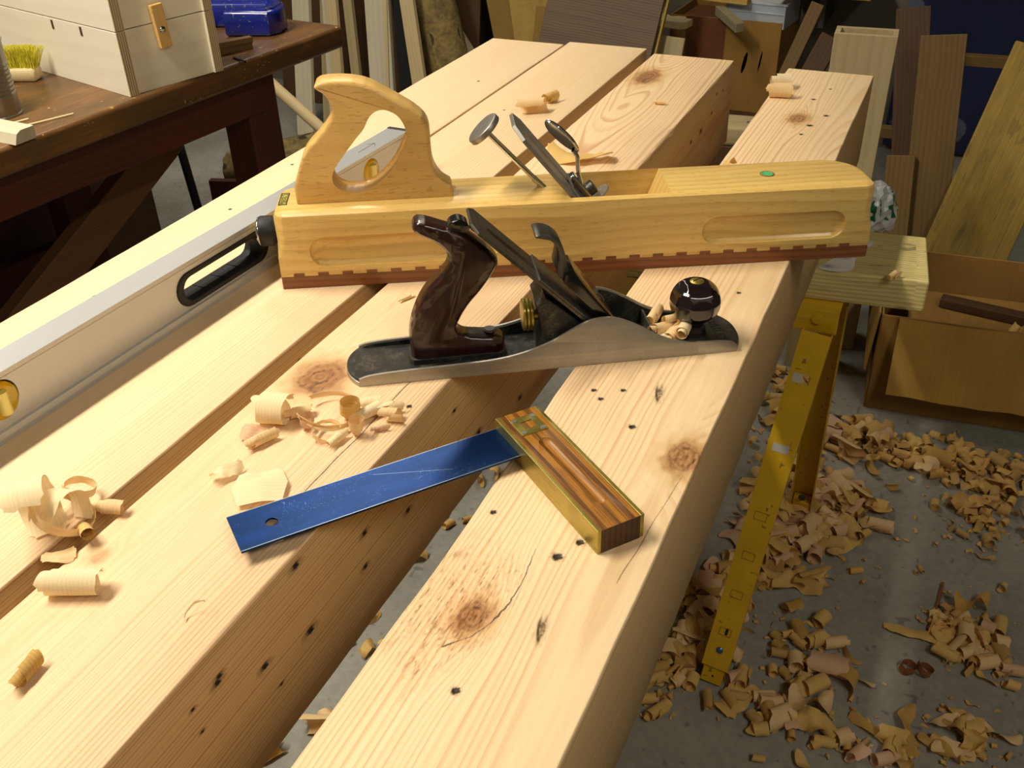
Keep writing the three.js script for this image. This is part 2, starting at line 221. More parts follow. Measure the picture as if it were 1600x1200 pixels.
  strip((s, z, k) => { const wl = wane(z), u = Math.min(1, s / L), a = b.x0 + wob(k, 1); return [[a + r, yB, z, u, 0.8745], [a, yB + r, z, u, 0.872], [a, yT - r - wl, z, u, 0.502]]; }, false);
  for (const e of [0, 1]) { const z = e ? ZE : b.z0, base = pos.length / 3; for (const [x, y, u, v] of [[b.x0, yB, 0.01, 0.88], [b.x1, yB, 0.115, 0.88], [b.x1, yT - r, 0.115, 0.995], [b.x0, yT - r, 0.01, 0.995]]) { pos.push(x, y, z); uvs.push(u, v); } if (e) idx.push(base, base + 1, base + 2, base, base + 2, base + 3); else idx.push(base, base + 2, base + 1, base, base + 3, base + 2); }
  let g = new THREE.BufferGeometry(); g.setAttribute('position', new THREE.Float32BufferAttribute(pos, 3)); g.setAttribute('uv', new THREE.Float32BufferAttribute(uvs, 2)); g.setIndex(idx); g = toCreasedNormals(g, 0.9);
  g.translate(-(b.x0 + b.x1) / 2, -yB, -(b.z0 + ZE) / 2);
  solo('timber_beam', g, mat, b.label, 'beam', [(b.x0 + b.x1) / 2, yB, (b.z0 + ZE) / 2]);
});
// ---------------------------------------------------------------- materials of the tools
const beechTex = grainTex({ early: [226, 190, 112], late: [196, 152, 76], seed: 5, spacing: 0.011, LU: 0.64, LV: 0.1, W: 1024, contrast: 0.55, wob: 1.6, fleck: 0.35, speck: 0.03 });
const beechHTex = grainTex({ early: [224, 182, 106], late: [186, 138, 70], seed: 8, spacing: 0.02, LU: 0.2, LV: 0.1, contrast: 0.2, fleck: 0.45, speck: 0.03 });
const beech = phy({ map: beechTex, roughness: 0.42, clearcoat: 0.35, clearcoatRoughness: 0.22 });
const beechHandle = phy({ map: beechHTex, roughness: 0.45, clearcoat: 0.3, clearcoatRoughness: 0.25 });
const lignum = phy({ map: grainTex({ early: [134, 78, 34], late: [92, 46, 20], seed: 12, spacing: 0.007, LU: 0.4, LV: 0.1, contrast: 0.8 }), roughness: 0.4, clearcoat: 0.2, clearcoatRoughness: 0.3 });
const steelTex = dataTex(512, 512, (i, j) => { const t = 172 + 7 * vn(i / 90, j / 4, 3) + 16 * fbm(i / 60, j / 60, 4) + 5 * vn(i / 2, j / 2, 6); return [t * 1.0, t * 0.97, t * 0.92]; });
const steel = std({ map: steelTex, metalness: 0.85, roughness: 0.42 });
const darkSteel = std({ map: dataTex(256, 256, (i, j) => { const t = 88 + 16 * fbm(i / 30, j / 30, 5) + 10 * vn(i / 2, j / 60, 6); return [t, t * 0.97, t * 0.9]; }), metalness: 0.8, roughness: 0.45 });
const chrome = std({ color: 0xd4d6d8, metalness: 1, roughness: 0.16 });
const japan = std({ map: dataTex(256, 256, (i, j) => { const t = 26 + 8 * fbm(i / 20, j / 20, 9), d = sst(-0.35, 0.5, fbm(i / 26 + 3, j / 26, 15)) * (0.55 + 0.6 * vn(i / 2.2, j / 2.2, 16)); return [t + 62 * d, t + 58 * d, t * 0.95 + 42 * d]; }), roughness: 0.5 });
const blackGloss = phy({ color: 0x070709, roughness: 0.22, clearcoat: 0.6, clearcoatRoughness: 0.1 });
const blackRubber = std({ color: 0x121216, roughness: 0.55 });
const brass = std({ map: dataTex(128, 128, (i, j) => { const t = 1 + 0.12 * fbm(i / 20, j / 20, 4) + 0.05 * vn(i / 50, j / 1.5, 5); return [178 * t, 162 * t, 84 * t]; }), metalness: 0.85, roughness: 0.36 });
const rosewoodDark = phy({ map: grainTex({ early: [46, 13, 7], late: [22, 6, 5], seed: 31, spacing: 0.009, LU: 0.2, LV: 0.06, contrast: 1, wob: 2 }), roughness: 0.35, clearcoat: 0.6, clearcoatRoughness: 0.1 });
const knobMat = phy({ color: 0x14060a, roughness: 0.25, clearcoat: 1, clearcoatRoughness: 0.05 });

// ---------------------------------------------------------------- wooden jointer plane (local x along the sole, -z away)
{
  const t = thing('wooden_jointer_plane', 'long pale beech jointer plane with open handle lying across the beams', 'hand plane', [-0.575, BT, -0.702], Math.atan2(0.284, 0.529));
  const LL = 0.6, WW = 0.077, N = 8;
  // loft of rounded rectangles whose corner radii grow above the lower edge
  const plan = (ins, r) => { const P = []; const c = [[ins, -ins, Math.PI, 1.5], [LL - ins, -ins, Math.PI * 1.5, 0], [LL - ins, -WW + ins, 0, 0.5], [ins, -WW + ins, Math.PI / 2, 1]]; // heel-near, toe-near, toe-far, heel-far
    const R4 = [r[0], r[1], r[2], r[3]]; const sg = [[1, -1], [-1, -1], [-1, 1], [1, 1]];
    for (let k = 0; k < 4; k++) { const rr = R4[k], cx = c[k][0] + sg[k][0] * rr, cz = c[k][1] + sg[k][1] * rr; for (let m = 0; m <= N; m++) { const a = [Math.PI, 1.5 * Math.PI, 0, 0.5 * Math.PI][k] + m / N * Math.PI / 2; P.push([cx + Math.cos(a) * rr, cz - Math.sin(a) * rr]); } } return P; };
  const lv = [[0.0135, 0, 0.0006], [0.026, 0, 0.0006], [0.034, 0, 0.15], [0.042, 0, 0.7], [0.05, 0, 1], [0.074, 0, 1], [0.0772, 0.0012, 1], [0.079, 0.0035, 1], [0.08, 0.0065, 1]];
  const full = [0.013, 0.013, 0.036, 0.018], pos = [], idx = []; let n = 0;
  for (const [y, ins, k] of lv) { const P = plan(ins, full.map((f) => Math.max(0.0008, f * k - ins * 0.5))); n = P.length; for (const p of P) pos.push(p[0], y, p[1]); }
  for (let l = 0; l < lv.length - 1; l++) for (let m = 0; m < n; m++) { const a = l * n + m, b = l * n + (m + 1) % n, c = a + n, d = b + n; idx.push(a, b, c, b, d, c); }
  for (const [l, f] of [[0, 1], [lv.length - 1, 0]]) { const ci = pos.length / 3; pos.push(LL / 2, lv[l][0], -WW / 2); for (let m = 0; m < n; m++) { const a = l * n + m, b = l * n + (m + 1) % n; f ? idx.push(ci, b, a) : idx.push(ci, a, b); } }
  let body = new THREE.BufferGeometry(); body.setAttribute('position', new THREE.Float32BufferAttribute(pos, 3)); body.setIndex(idx); body = norm(body); body.computeVertexNormals();
  const throat = ext([[0.284, 0.09], [0.396, 0.09], [0.366, 0.012], [0.338, 0.012]], 0.0655).translate(0, 0, -0.0385);
  const cap = (x0, x1, y, r, dz) => { const a = new THREE.CapsuleGeometry(r, x1 - x0, 10, 24).rotateZ(Math.PI / 2); a.scale(1, 1, 0.52); a.translate((x0 + x1) / 2, y, dz); return a; };
  body = cut(body, throat, cap(0.048, 0.205, 0.0385, 0.0165, 0.0012), cap(0.44, 0.557, 0.0385, 0.0155, 0.0012));
  body = triUV(smooth(body, 0.5), 'x', 0.64, 0.1);
  part(t, 'body', body, beech);
  const teeth = []; for (let x = 0.018; x < 0.59; x += 0.0242) teeth.push(new THREE.BoxGeometry(0.0105, 0.0035, 0.001).translate(x, 0.0151, 0.0001));
  part(t, 'sole', triUV(merge([rbox(LL, 0.0136, WW, 0.0008, LL / 2, 0.0068, -WW / 2), ...teeth]), 'x', 0.4, 0.1), lignum, 'dark brown sole strip with comb joint');
  // handle
  const H = [[22, 79], [22, 97], [25.9, 108], [36.6, 131.4], [54.1, 149.4], [64.9, 163.2], [67.4, 175.2], [62.8, 185.4], [54, 193], [58, 196.6], [66.3, 198], [87.7, 197], [103, 193], [117.9, 184.5], [132.9, 175], [144.3, 167], [153.6, 157.5], [157, 148.4], [157.5, 125.2], [159, 110], [165.9, 97], [174.5, 90.5], [176, 87], [176, 79]].map(([x, y]) => [x / 1000, y / 1000]);
  const out = [...spl(H.slice(1, -2), 110, false), new THREE.Vector2(0.176, 0.0862), new THREE.Vector2(0.176, 0.079), new THREE.Vector2(0.022, 0.079)];
  const Ho = [[57.3, 102.3], [59.6, 113.1], [71.9, 129.6], [83.7, 143.7], [92.8, 153.6], [100.1, 165.6], [107.7, 171.3], [116.8, 172.5], [128.3, 167.3], [135.5, 157.7], [138.1, 145.1], [133.2, 130.7], [118.9, 107.8], [100.4, 92], [87.1, 87], [70.6, 88], [61.2, 94]].map(([x, y]) => [x / 1000, y / 1000]);
  const hg = triUV(smooth(ext(out, 0.030, 0.0028, { holes: [spl(Ho, 90)], seg: 3 }), 0.7), 'x', 0.2, 0.1).translate(0, 0, -0.039);
  part(t, 'handle', hg, beechHandle);
  // round green mark let into the top
  const mk = part(t, 'maker_badge', cyl(0.0068, 0.0068, 0.0008, 28, 0.498, 0.0802, -0.040), std({ map: dataTex(64, 64, (i, j) => { const q = vn(i / 4, j / 4, 6) > 0.15; return q ? [38, 150, 84] : [96, 190, 120]; }), roughness: 0.5 }), 'round green printed mark');
  part(mk, 'rim', new THREE.TorusGeometry(0.0068, 0.0006, 8, 32).rotateX(Math.PI / 2).translate(0.498, 0.0803, -0.040), lignum);
  const plateTex = dataTex(64, 192, (i, j) => { if (i < 8 || i > 55 || j < 8 || j > 183) return [70, 66, 14]; const q = vn(i / 5, j / 9, 8) > 0.2; return q ? [196, 190, 96] : [108, 100, 22]; });
  part(t, 'brand_plate', triUV(new THREE.BoxGeometry(0.0085, 0.0006, 0.030), 'x', 0.0085, 0.030, [0.5, 0.5]).translate(0.008, 0.0803, -0.0395), std({ map: plateTex, metalness: 0.4, roughness: 0.4 }), 'small printed brass-coloured plate');
  // black striking knob at the heel
  const kn = part(t, 'striking_knob', lathe([[0, 0.019], [0.011, 0.019], [0.0145, 0.0165], [0.0152, 0.016], [0.0152, 0.0045], [0.013, 0.004], [0.0125, -0.004], [0, -0.004]], 36).rotateZ(Math.PI / 2).translate(0, 0.0548, -0.022), blackRubber, 'black banded knob');
  part(kn, 'collar', lathe([[0.0110, 0.0196], [0.0140, 0.0186], [0.0146, 0.0166], [0.0128, 0.0172], [0.0110, 0.0196]], 36).rotateZ(Math.PI / 2).translate(0, 0.0548, -0.022), chrome);
  // rod with its disc head
  const dir = V3(0.209 - 0.2677, 0.143 - 0.079, 0).normalize(), rodM = basis(V3(0, 0, -1).cross(dir).normalize().negate(), dir, V3(0, 0, 0), V3(0, 0, 0));
  const q = new THREE.Quaternion().setFromUnitVectors(V3(0, 1, 0), dir), pl = (g, p) => { g.applyQuaternion(q); g.translate(...p); return g; };
  const rod = part(t, 'tension_rod', pl(merge([cyl(0.0027, 0.0027, 0.096, 16, 0, 0.036, 0), cyl(0.0034, 0.0034, 0.020, 6, 0, 0.004, 0)]), [0.2677, 0.079, -0.039]), chrome);
  part(rod, 'disc_head', pl(lathe([[0, 0], [0.0175, 0], [0.0183, 0.0008], [0.0183, 0.0052], [0.0172, 0.0063], [0.010, 0.0070], [0, 0.0072]], 40), [0.2677 + dir.x * 0.082, 0.079 + dir.y * 0.082, -0.039]), steel);
  // plane iron, cap iron, lever and its screw (x = up the slope, y = off the face, z = across)
  const up = V3(-0.624, 0.781, 0).normalize(), fr = V3(up.y, -up.x, 0), ac = V3(0, 0, -1), M = basis(up, fr, ac, V3(0.3435, 0.014, -0.0385));
  const on = (g) => g.applyMatrix4(M);
  const slot = (x0, x1, w) => { const P = []; for (let k = 0; k <= 10; k++) { const a = Math.PI / 2 + k / 10 * Math.PI; P.push([x0 + Math.cos(a) * w / 2, Math.sin(a) * w / 2]); } for (let k = 0; k <= 10; k++) { const a = -Math.PI / 2 + k / 10 * Math.PI; P.push([x1 + Math.cos(a) * w / 2, Math.sin(a) * w / 2]); } return P; };
  const flat = (o, th, holes, y) => ext(o, th, 0.0004, { holes }).rotateX(-Math.PI / 2).translate(0, y, 0);
  const iron = part(t, 'plane_iron', on(triUV(flat([[0, -0.03], [0.158, -0.03], [0.172, -0.018], [0.172, 0.018], [0.158, 0.03], [0, 0.03]], 0.0042, [slot(0.07, 0.146, 0.0125)], 0.0021), 'x', 0.2, 0.2)), steel);
  part(iron, 'cap_iron', on(triUV(flat([[0.002, -0.029], [0.072, -0.029], [0.085, -0.02], [0.085, 0.02], [0.072, 0.029], [0.002, 0.029]], 0.003, [slot(0.062, 0.075, 0.010)], 0.0058), 'x', 0.2, 0.2)), darkSteel);
  const lever = part(t, 'lever', on(merge([rbox(0.05, 0.006, 0.012, 0.002, 0.063, 0.010, 0.006), tube([[0.072, 0.012, 0.006], [0.086, 0.018, 0.006], [0.098, 0.026, 0.006], [0.106, 0.027, 0.006]], 0.0022, 24, 8)])), chrome);
  part(lever, 'thumb_loop', on(smooth(ext(spl([[0.116, 0], [0.128, 0.0075], [0.145, 0.009], [0.158, 0.006], [0.163, 0], [0.158, -0.006], [0.145, -0.009], [0.128, -0.0075]], 48), 0.004, 0.0014, { seg: 3 }).rotateX(-Math.PI / 2).translate(0, 0, 0), 0.9).translate(-0.139, 0, 0).rotateX(0.75).rotateZ(-0.10).translate(0.124, 0.028, 0.006)), chrome);
  const bolt = part(t, 'cap_screw', on(merge([cyl(0.0075, 0.0075, 0.008, 6, 0.062, 0.016, 0.008), cyl(0.004, 0.004, 0.012, 16, 0.062, 0.012, 0.008)])), darkSteel);
  part(bolt, 'thumb_disc', on(cyl(0.0125, 0.0125, 0.0016, 32).rotateZ(Math.PI / 2).translate(0.050, 0.018, 0.012)), steel);
}
// ---------------------------------------------------------------- cast iron jack plane
{
  const t = thing('iron_jack_plane', 'cast iron jack plane with dark rosewood tote and glossy round knob', 'hand plane', [-0.412, BT, -0.575], Math.atan2(0.177, 0.286));
  const WW = 0.058, mm = (a) => a.map(([x, y]) => [x / 1000, y / 1000]);
  const arc = (x, s, bulge, n = 14) => { const P = []; for (let k = 0; k <= n; k++) { const q = -1 + 2 * k / n; P.push([x + s * bulge * (1 - Math.pow(Math.abs(q), 2.4)), (s > 0 ? 1 : -1) * q * WW / 2 + WW / 2]); } return P; };
  const planO = [...arc(0.335, 1, 0.0085), ...arc(0.003, -1, 0.0105)];
  const sole = part(t, 'sole', triUV(ext(planO, 0.0042, 0.0006, { center: false }).rotateX(-Math.PI / 2), 'x', 0.3, 0.3), steel, 'bare steel sole');
  const inner = planO.map(([x, z]) => [0.169 + (x - 0.169) * 0.996, WW / 2 + (z - WW / 2) * 0.93]);
  const bed = part(t, 'japanned_bed', triUV(ext(inner, 0.0024, 0.0008, { center: false }).rotateX(-Math.PI / 2).translate(0, 0.0040, 0), 'x', 0.12, 0.12), japan, 'black japanned casting dusted with sawdust');
  const prof = [[3.5, 0], [3.5, 7.5], [9, 9.4], [18.4, 10.7], [50.8, 12.2], [80.9, 13], [120.7, 14.5], [144.3, 18.7], [167.9, 27.1], [184.4, 36.1], [198.3, 43.4], [207, 45.8], [214.7, 46.3], [222, 45.6], [230, 43], [245.9, 34.8], [263.3, 23.8], [278.3, 17.2], [300.6, 13], [322.8, 11.8], [331, 9.6], [335, 6.5], [335, 0]];
  const pr = [new THREE.Vector2(0.003, 0), ...spl(mm(prof.slice(1, -1)), 90, false), new THREE.Vector2(0.335, 0)];
  for (const [z, nm] of [[-0.0012, 'near'], [-WW + 0.0012, 'far']]) {
    const w = part(t, 'side_wall', triUV(smooth(ext(pr, 0.0026, 0.0005), 0.5).translate(0, 0, z), 'x', 0.3, 0.3), steel, 'polished steel side wing');
    part(w, 'japanned_lining', triUV(ext(pr.map((p) => new THREE.Vector2(0.169 + (p.x - 0.169) * 0.985, Math.max(0.004, p.y - 0.0012))), 0.0016, 0).translate(0, 0, z + (nm === 'near' ? -0.0020 : 0.0020)), 'x', 0.12, 0.12), japan);
  }
  // raised lettering cast into the toe
  const txt = new TextGeometry('BAILEY', { font: FONT, size: 0.0085, depth: 0.0006, curveSegments: 3 }); txt.computeBoundingBox(); const bb = txt.boundingBox; txt.translate(-(bb.max.x + bb.min.x) / 2, -(bb.max.y + bb.min.y) / 2, 0);
  txt.rotateX(-Math.PI / 2).rotateY(-Math.PI / 2).translate(0.326, 0.0062, -WW / 2); part(bed, 'cast_lettering', txt, japan, 'raised lettering BAILEY across the toe');
  part(bed, 'cross_rib', triUV(rbox(0.0025, 0.018, WW - 0.007, 0.001, 0.262, 0.012, -WW / 2), 'y', 0.12, 0.12), japan);
  // tote
  const T = mm([[49.5, 12], [49.5, 36], [54.5, 54.1], [65, 73.9], [79.5, 89], [86, 98.4], [85.5, 107], [77.9, 116.5], [64, 125], [60, 129], [60.2, 135], [63.5, 138.3], [70, 137.6], [83.2, 132.4], [100.4, 125], [114.4, 114], [125.5, 102], [128, 96], [123.5, 86.2], [113.8, 71.8], [101.6, 57.4], [94, 44.9], [91, 37], [95.6, 31.5], [110, 28.5], [126, 26], [131, 22], [131.5, 12]]);
  const tote = [...spl(T, 120, false), new THREE.Vector2(0.1315, 0.0065), new THREE.Vector2(0.0495, 0.0065)];
  const tg = smooth(ext(tote, 0.025, 0.0095, { seg: 5 }), 1.0); { // narrow the foot a little less than the grip
    tg.translate(0, 0, -WW / 2); }
  const to = part(t, 'tote', triUV(tg, 'y', 0.2, 0.06), rosewoodDark, 'dark polished rosewood handle');
  part(to, 'foot_plinth', triUV(smooth(ext([...arc2(0.047, 0.133, 0.012, 0.026)], 0.006, 0.001, { center: false }), 0.6).rotateX(-Math.PI / 2).translate(0, 0.0055, -WW / 2), 'x', 0.12, 0.12), japan);
  part(to, 'toe_screw', merge([cyl(0.0046, 0.0046, 0.004, 24, 0.119, 0.0275, -WW / 2), new THREE.TorusGeometry(0.0052, 0.0008, 6, 24).rotateX(Math.PI / 2).translate(0.119, 0.0282, -WW / 2)]), darkSteel);
  // frog
  part(t, 'frog', triUV(smooth(ext([[0.160, 0.005], [0.163, 0.03], [0.158, 0.058], [0.165, 0.066], [0.231, 0.0075], [0.231, 0.005]], 0.042, 0.0015), 0.4).translate(0, 0, -WW / 2), 'x', 0.12, 0.12), japan);
  // blade, chip breaker, lever cap
  const up = V3(-0.7071, 0.7071, 0), fr = V3(0.7071, 0.7071, 0), M = basis(up, fr, V3(0, 0, -1), V3(0.2395, 0.0, -WW / 2)), on = (g) => g.applyMatrix4(M);
  const slot = (x0, x1, w) => { const P = []; for (let k = 0; k <= 10; k++) { const a = Math.PI / 2 + k / 10 * Math.PI; P.push([x0 + Math.cos(a) * w / 2, Math.sin(a) * w / 2]); } for (let k = 0; k <= 10; k++) { const a = -Math.PI / 2 + k / 10 * Math.PI; P.push([x1 + Math.cos(a) * w / 2, Math.sin(a) * w / 2]); } return P; };
  const bl = part(t, 'cutting_iron', on(triUV(ext([[0.004, -0.0245], [0.183, -0.0245], [0.190, -0.016], [0.190, 0.016], [0.183, 0.0245], [0.004, 0.0245]], 0.0026, 0.0003, { holes: [slot(0.06, 0.166, 0.0095)] }).rotateX(-Math.PI / 2).translate(0, 0.0013, 0), 'x', 0.25, 0.25)), darkSteel);
  const cbP = []; for (let k = 0; k <= 16; k++) { const s = k / 16; cbP.push([0.006 + s * 0.110, 0.0028 + 0.0035 * Math.sin(Math.PI * Math.min(1, s * 3.2)) * (s < 0.3125 ? 1 : 0)]); }
  const cb2 = [...cbP, ...cbP.slice().reverse().map(([x, y]) => [x, y + 0.0020])];
  part(bl, 'chip_breaker', on(triUV(smooth(ext(cb2, 0.0485, 0.0003), 0.5), 'x', 0.25, 0.25)), darkSteel);
  const lc = part(t, 'lever_cap', on(smooth(cutTaper([[0.014, 0.0068], [0.03, 0.0105], [0.055, 0.0118], [0.08, 0.0122], [0.096, 0.0135], [0.100, 0.020], [0.094, 0.0255], [0.07, 0.0215], [0.04, 0.0180], [0.02, 0.0130], [0.012, 0.0090]], 0.049, 0.038), 0.5)), blackGloss, 'dark glossy lever cap');
  part(lc, 'cam_lever', on(smooth(ext([...spl([[0.088, 0.020], [0.100, 0.0235], [0.110, 0.031], [0.121, 0.036], [0.134, 0.034], [0.141, 0.027], [0.1395, 0.0255], [0.132, 0.031], [0.122, 0.0315], [0.113, 0.026], [0.106, 0.0165], [0.097, 0.013]], 70)], 0.027, 0.002, { seg: 2 }), 0.6)), darkSteel, 'grey curled cam lever');
  part(lc, 'cap_screw', on(merge([lathe([[0, 0.003], [0.004, 0.0026], [0.0058, 0.001], [0.006, -0.002], [0, -0.002]], 24).translate(0.052, 0.0185, 0)])), darkSteel);
  part(t, 'lateral_lever', on(merge([rbox(0.07, 0.002, 0.008, 0.0008, 0.155, -0.004, 0), smooth(ext(spl([[0.186, -0.003], [0.196, -0.004], [0.2, -0.012], [0.196, -0.018], [0.19, -0.014], [0.184, -0.006]], 24), 0.016, 0.002), 0.6)])), blackGloss);
  // brass depth wheel
  const wl = [[0, 0], [0.0115, 0], [0.0142, 0.0008], [0.0142, 0.0022], [0.0128, 0.0030], [0.0142, 0.0038], [0.0142, 0.0054], [0.0128, 0.0062], [0.0142, 0.0070], [0.0142, 0.0088], [0.0120, 0.0098], [0.006, 0.0098], [0.006, 0.016], [0, 0.016]];
  part(t, 'depth_wheel', smooth(lathe(wl, 40), 0.5).rotateZ(-Math.PI / 2).translate(0.1475, 0.040, -WW / 2), brass, 'ribbed brass adjusting wheel');
  // knob
  const K = [[0.0118, 0.0055], [0.0122, 0.008], [0.0112, 0.012], [0.0093, 0.0155], [0.0092, 0.0175], [0.0115, 0.0205], [0.0165, 0.0240], [0.0205, 0.0290], [0.0224, 0.0350], [0.0224, 0.0405], [0.0207, 0.0470], [0.0170, 0.0525], [0.0118, 0.0563], [0.006, 0.0580], [0, 0.0583]];
  const kc = new THREE.CatmullRomCurve3(K.map(([r, y]) => V3(r, y, 0))).getPoints(60).map((p) => [p.x, p.y]);
  const kb = part(t, 'knob', smooth(lathe([[0, 0.0055], ...kc], 48), 1).translate(0.303, 0, -WW / 2), knobMat, 'glossy near-black round front knob');
  part(kb, 'knob_screw', cut(lathe([[0, 0.0596], [0.004, 0.0592], [0.0062, 0.0580], [0.0062, 0.0560], [0, 0.0560]], 28), rbox(0.02, 0.002, 0.0011, 0.0002, 0, 0.0598, 0).rotateY(0.5)).translate(0.303, 0, -WW / 2), brass, 'slotted brass screw');
}
function arc2(x0, x1, r0, w) { const P = []; for (let k = 0; k <= 10; k++) { const a = Math.PI / 2 + k / 10 * Math.PI; P.push([x0 + 0.006 + Math.cos(a) * 0.006, Math.sin(a) * w / 2]); } for (let k = 0; k <= 10; k++) { const a = -Math.PI / 2 + k / 10 * Math.PI; P.push([x1 - 0.006 + Math.cos(a) * 0.006, Math.sin(a) * w / 2]); } return P; }
function cutTaper(profile, w0, w1) { const g = norm(ext(profile, w0, 0.0008)); const p = g.attributes.position; const xs = profile.map((q) => q[0]), a = Math.min(...xs), b = Math.max(...xs); for (let i = 0; i < p.count; i++) { const s = clamp((p.getX(i) - a) / (b - a)); p.setZ(i, p.getZ(i) * mix(1, w1 / w0, s)); } g.computeVertexNormals(); return g; }
// ---------------------------------------------------------------- try square (u along the blade towards the stock, w along the stock)
{
  const a = -0.904, t = thing('try_square', 'try square with blue steel blade and brass-edged hardwood stock', 'square', [-0.270, BT, -0.552], -a);
  const bladeTex = dataTex(1024, 256, (i, j) => {
    let c = [13, 50, 104]; const n = 0.14 * fbm(i / 120, j / 60, 4) + 0.06 * vn(i / 60, j / 2, 5) + 0.05 * vn(i / 3, j / 3, 6); c = c.map((e) => e * (1 + n));
    const s1 = vn(i / 9 + j / 30, j / 2.2 - i / 40, 9), s2 = vn(i / 3, j / 9 + i / 14, 12), m = sst(-0.2, 0.5, fbm(i / 90, j / 50, 21)); if (s1 > 0.8 || s2 > 0.84) c = c.map((e, k) => mix(e, [150, 165, 185][k], 0.55 * m));
    const ln = Math.abs((j - 40) - (i - 560) * 0.62); if (ln < 1.3 && i > 560 && i < 800) c = [120, 140, 170];
    if (j < 5 || j > 250) c = [150, 158, 170]; return c;
  });
  const hole = []; for (let k = 0; k < 24; k++) { const q = k / 24 * Math.PI * 2; hole.push([-0.184 + Math.cos(q) * 0.0042, -0.0205 + Math.sin(q) * 0.0042]); }
  const bg = ext([[-0.2105, 0], [0.02, 0], [0.02, -0.040], [-0.2105, -0.040]], 0.0018, 0.0002, { holes: [hole], center: false }).rotateX(-Math.PI / 2).translate(0, 0.0092, 0);
  part(t, 'blade', triUV(bg, 'x', 0.2305, 0.040), std({ map: bladeTex, metalness: 0.8, roughness: 0.33 }), 'scratched blued steel blade with a hang hole');
  const zebra = phy({ map: grainTex({ early: [158, 104, 30], late: [58, 29, 10], seed: 44, spacing: 0.0105, LU: 0.16, LV: 0.04, contrast: 0.95, wob: 0.9, speck: 0.16 }), roughness: 0.4, clearcoat: 0.35, clearcoatRoughness: 0.2 });
  const wood0 = std({ map: grainTex({ early: [82, 52, 24], late: [36, 20, 10], seed: 47, spacing: 0.004, LU: 0.16, LV: 0.04, contrast: 0.9 }), roughness: 0.5 });
  const SW = 0.037, SL = 0.148, cp = new THREE.CapsuleGeometry(0.0058, 0.074, 8, 20).rotateX(Math.PI / 2).scale(1, 0.75, 1).translate(SW * 0.53, 0.0212, 0.082);
  const st = part(t, 'stock', triUV(smooth(cut(new THREE.BoxGeometry(SW - 0.006, 0.020, SL).translate(SW / 2, 0.010, SL / 2), cp), 0.5), 'z', 0.16, 0.04), zebra, 'striped brown hardwood stock with a finger groove');
  part(st, 'end_grain', triUV(new THREE.BoxGeometry(SW - 0.0062, 0.0198, 0.0006).translate(SW / 2, 0.010, SL + 0.0001), 'y', 0.16, 0.04), wood0, 'dark end grain');
  part(st, 'brass_facing', triUV(rbox(0.003, 0.0202, SL + 0.0008, 0.0004, 0.0015, 0.0101, SL / 2), 'z', 0.1, 0.1), brass);
  part(st, 'brass_facing', triUV(rbox(0.003, 0.0202, SL + 0.0004, 0.0004, SW - 0.0015, 0.0101, SL / 2), 'z', 0.1, 0.1), brass);
  const sq = [[0.0075, 0.008], [0.0295, 0.008], [0.0295, 0.031], [0.0075, 0.031]], ho = [[0.0135, 0.0145], [0.0235, 0.0145], [0.0235, 0.0245], [0.0135, 0.0245]];
  const pg = ext(sq.map(([x, z]) => [x, -z]), 0.0008, 0.0002, { holes: [ho.map(([x, z]) => [x, -z])], center: false }).rotateX(-Math.PI / 2).translate(0, 0.0199, 0);
  const pla = part(st, 'brass_plate', triUV(pg, 'x', 0.1, 0.1), brass, 'square brass inlay with a window');
  for (const [x, z] of [[0.0105, 0.011], [0.0265, 0.011], [0.0265, 0.028], [0.0105, 0.028]]) part(t, 'rivet', cyl(0.0021, 0.0022, 0.0007, 16, x, 0.0208, z), steel);
}
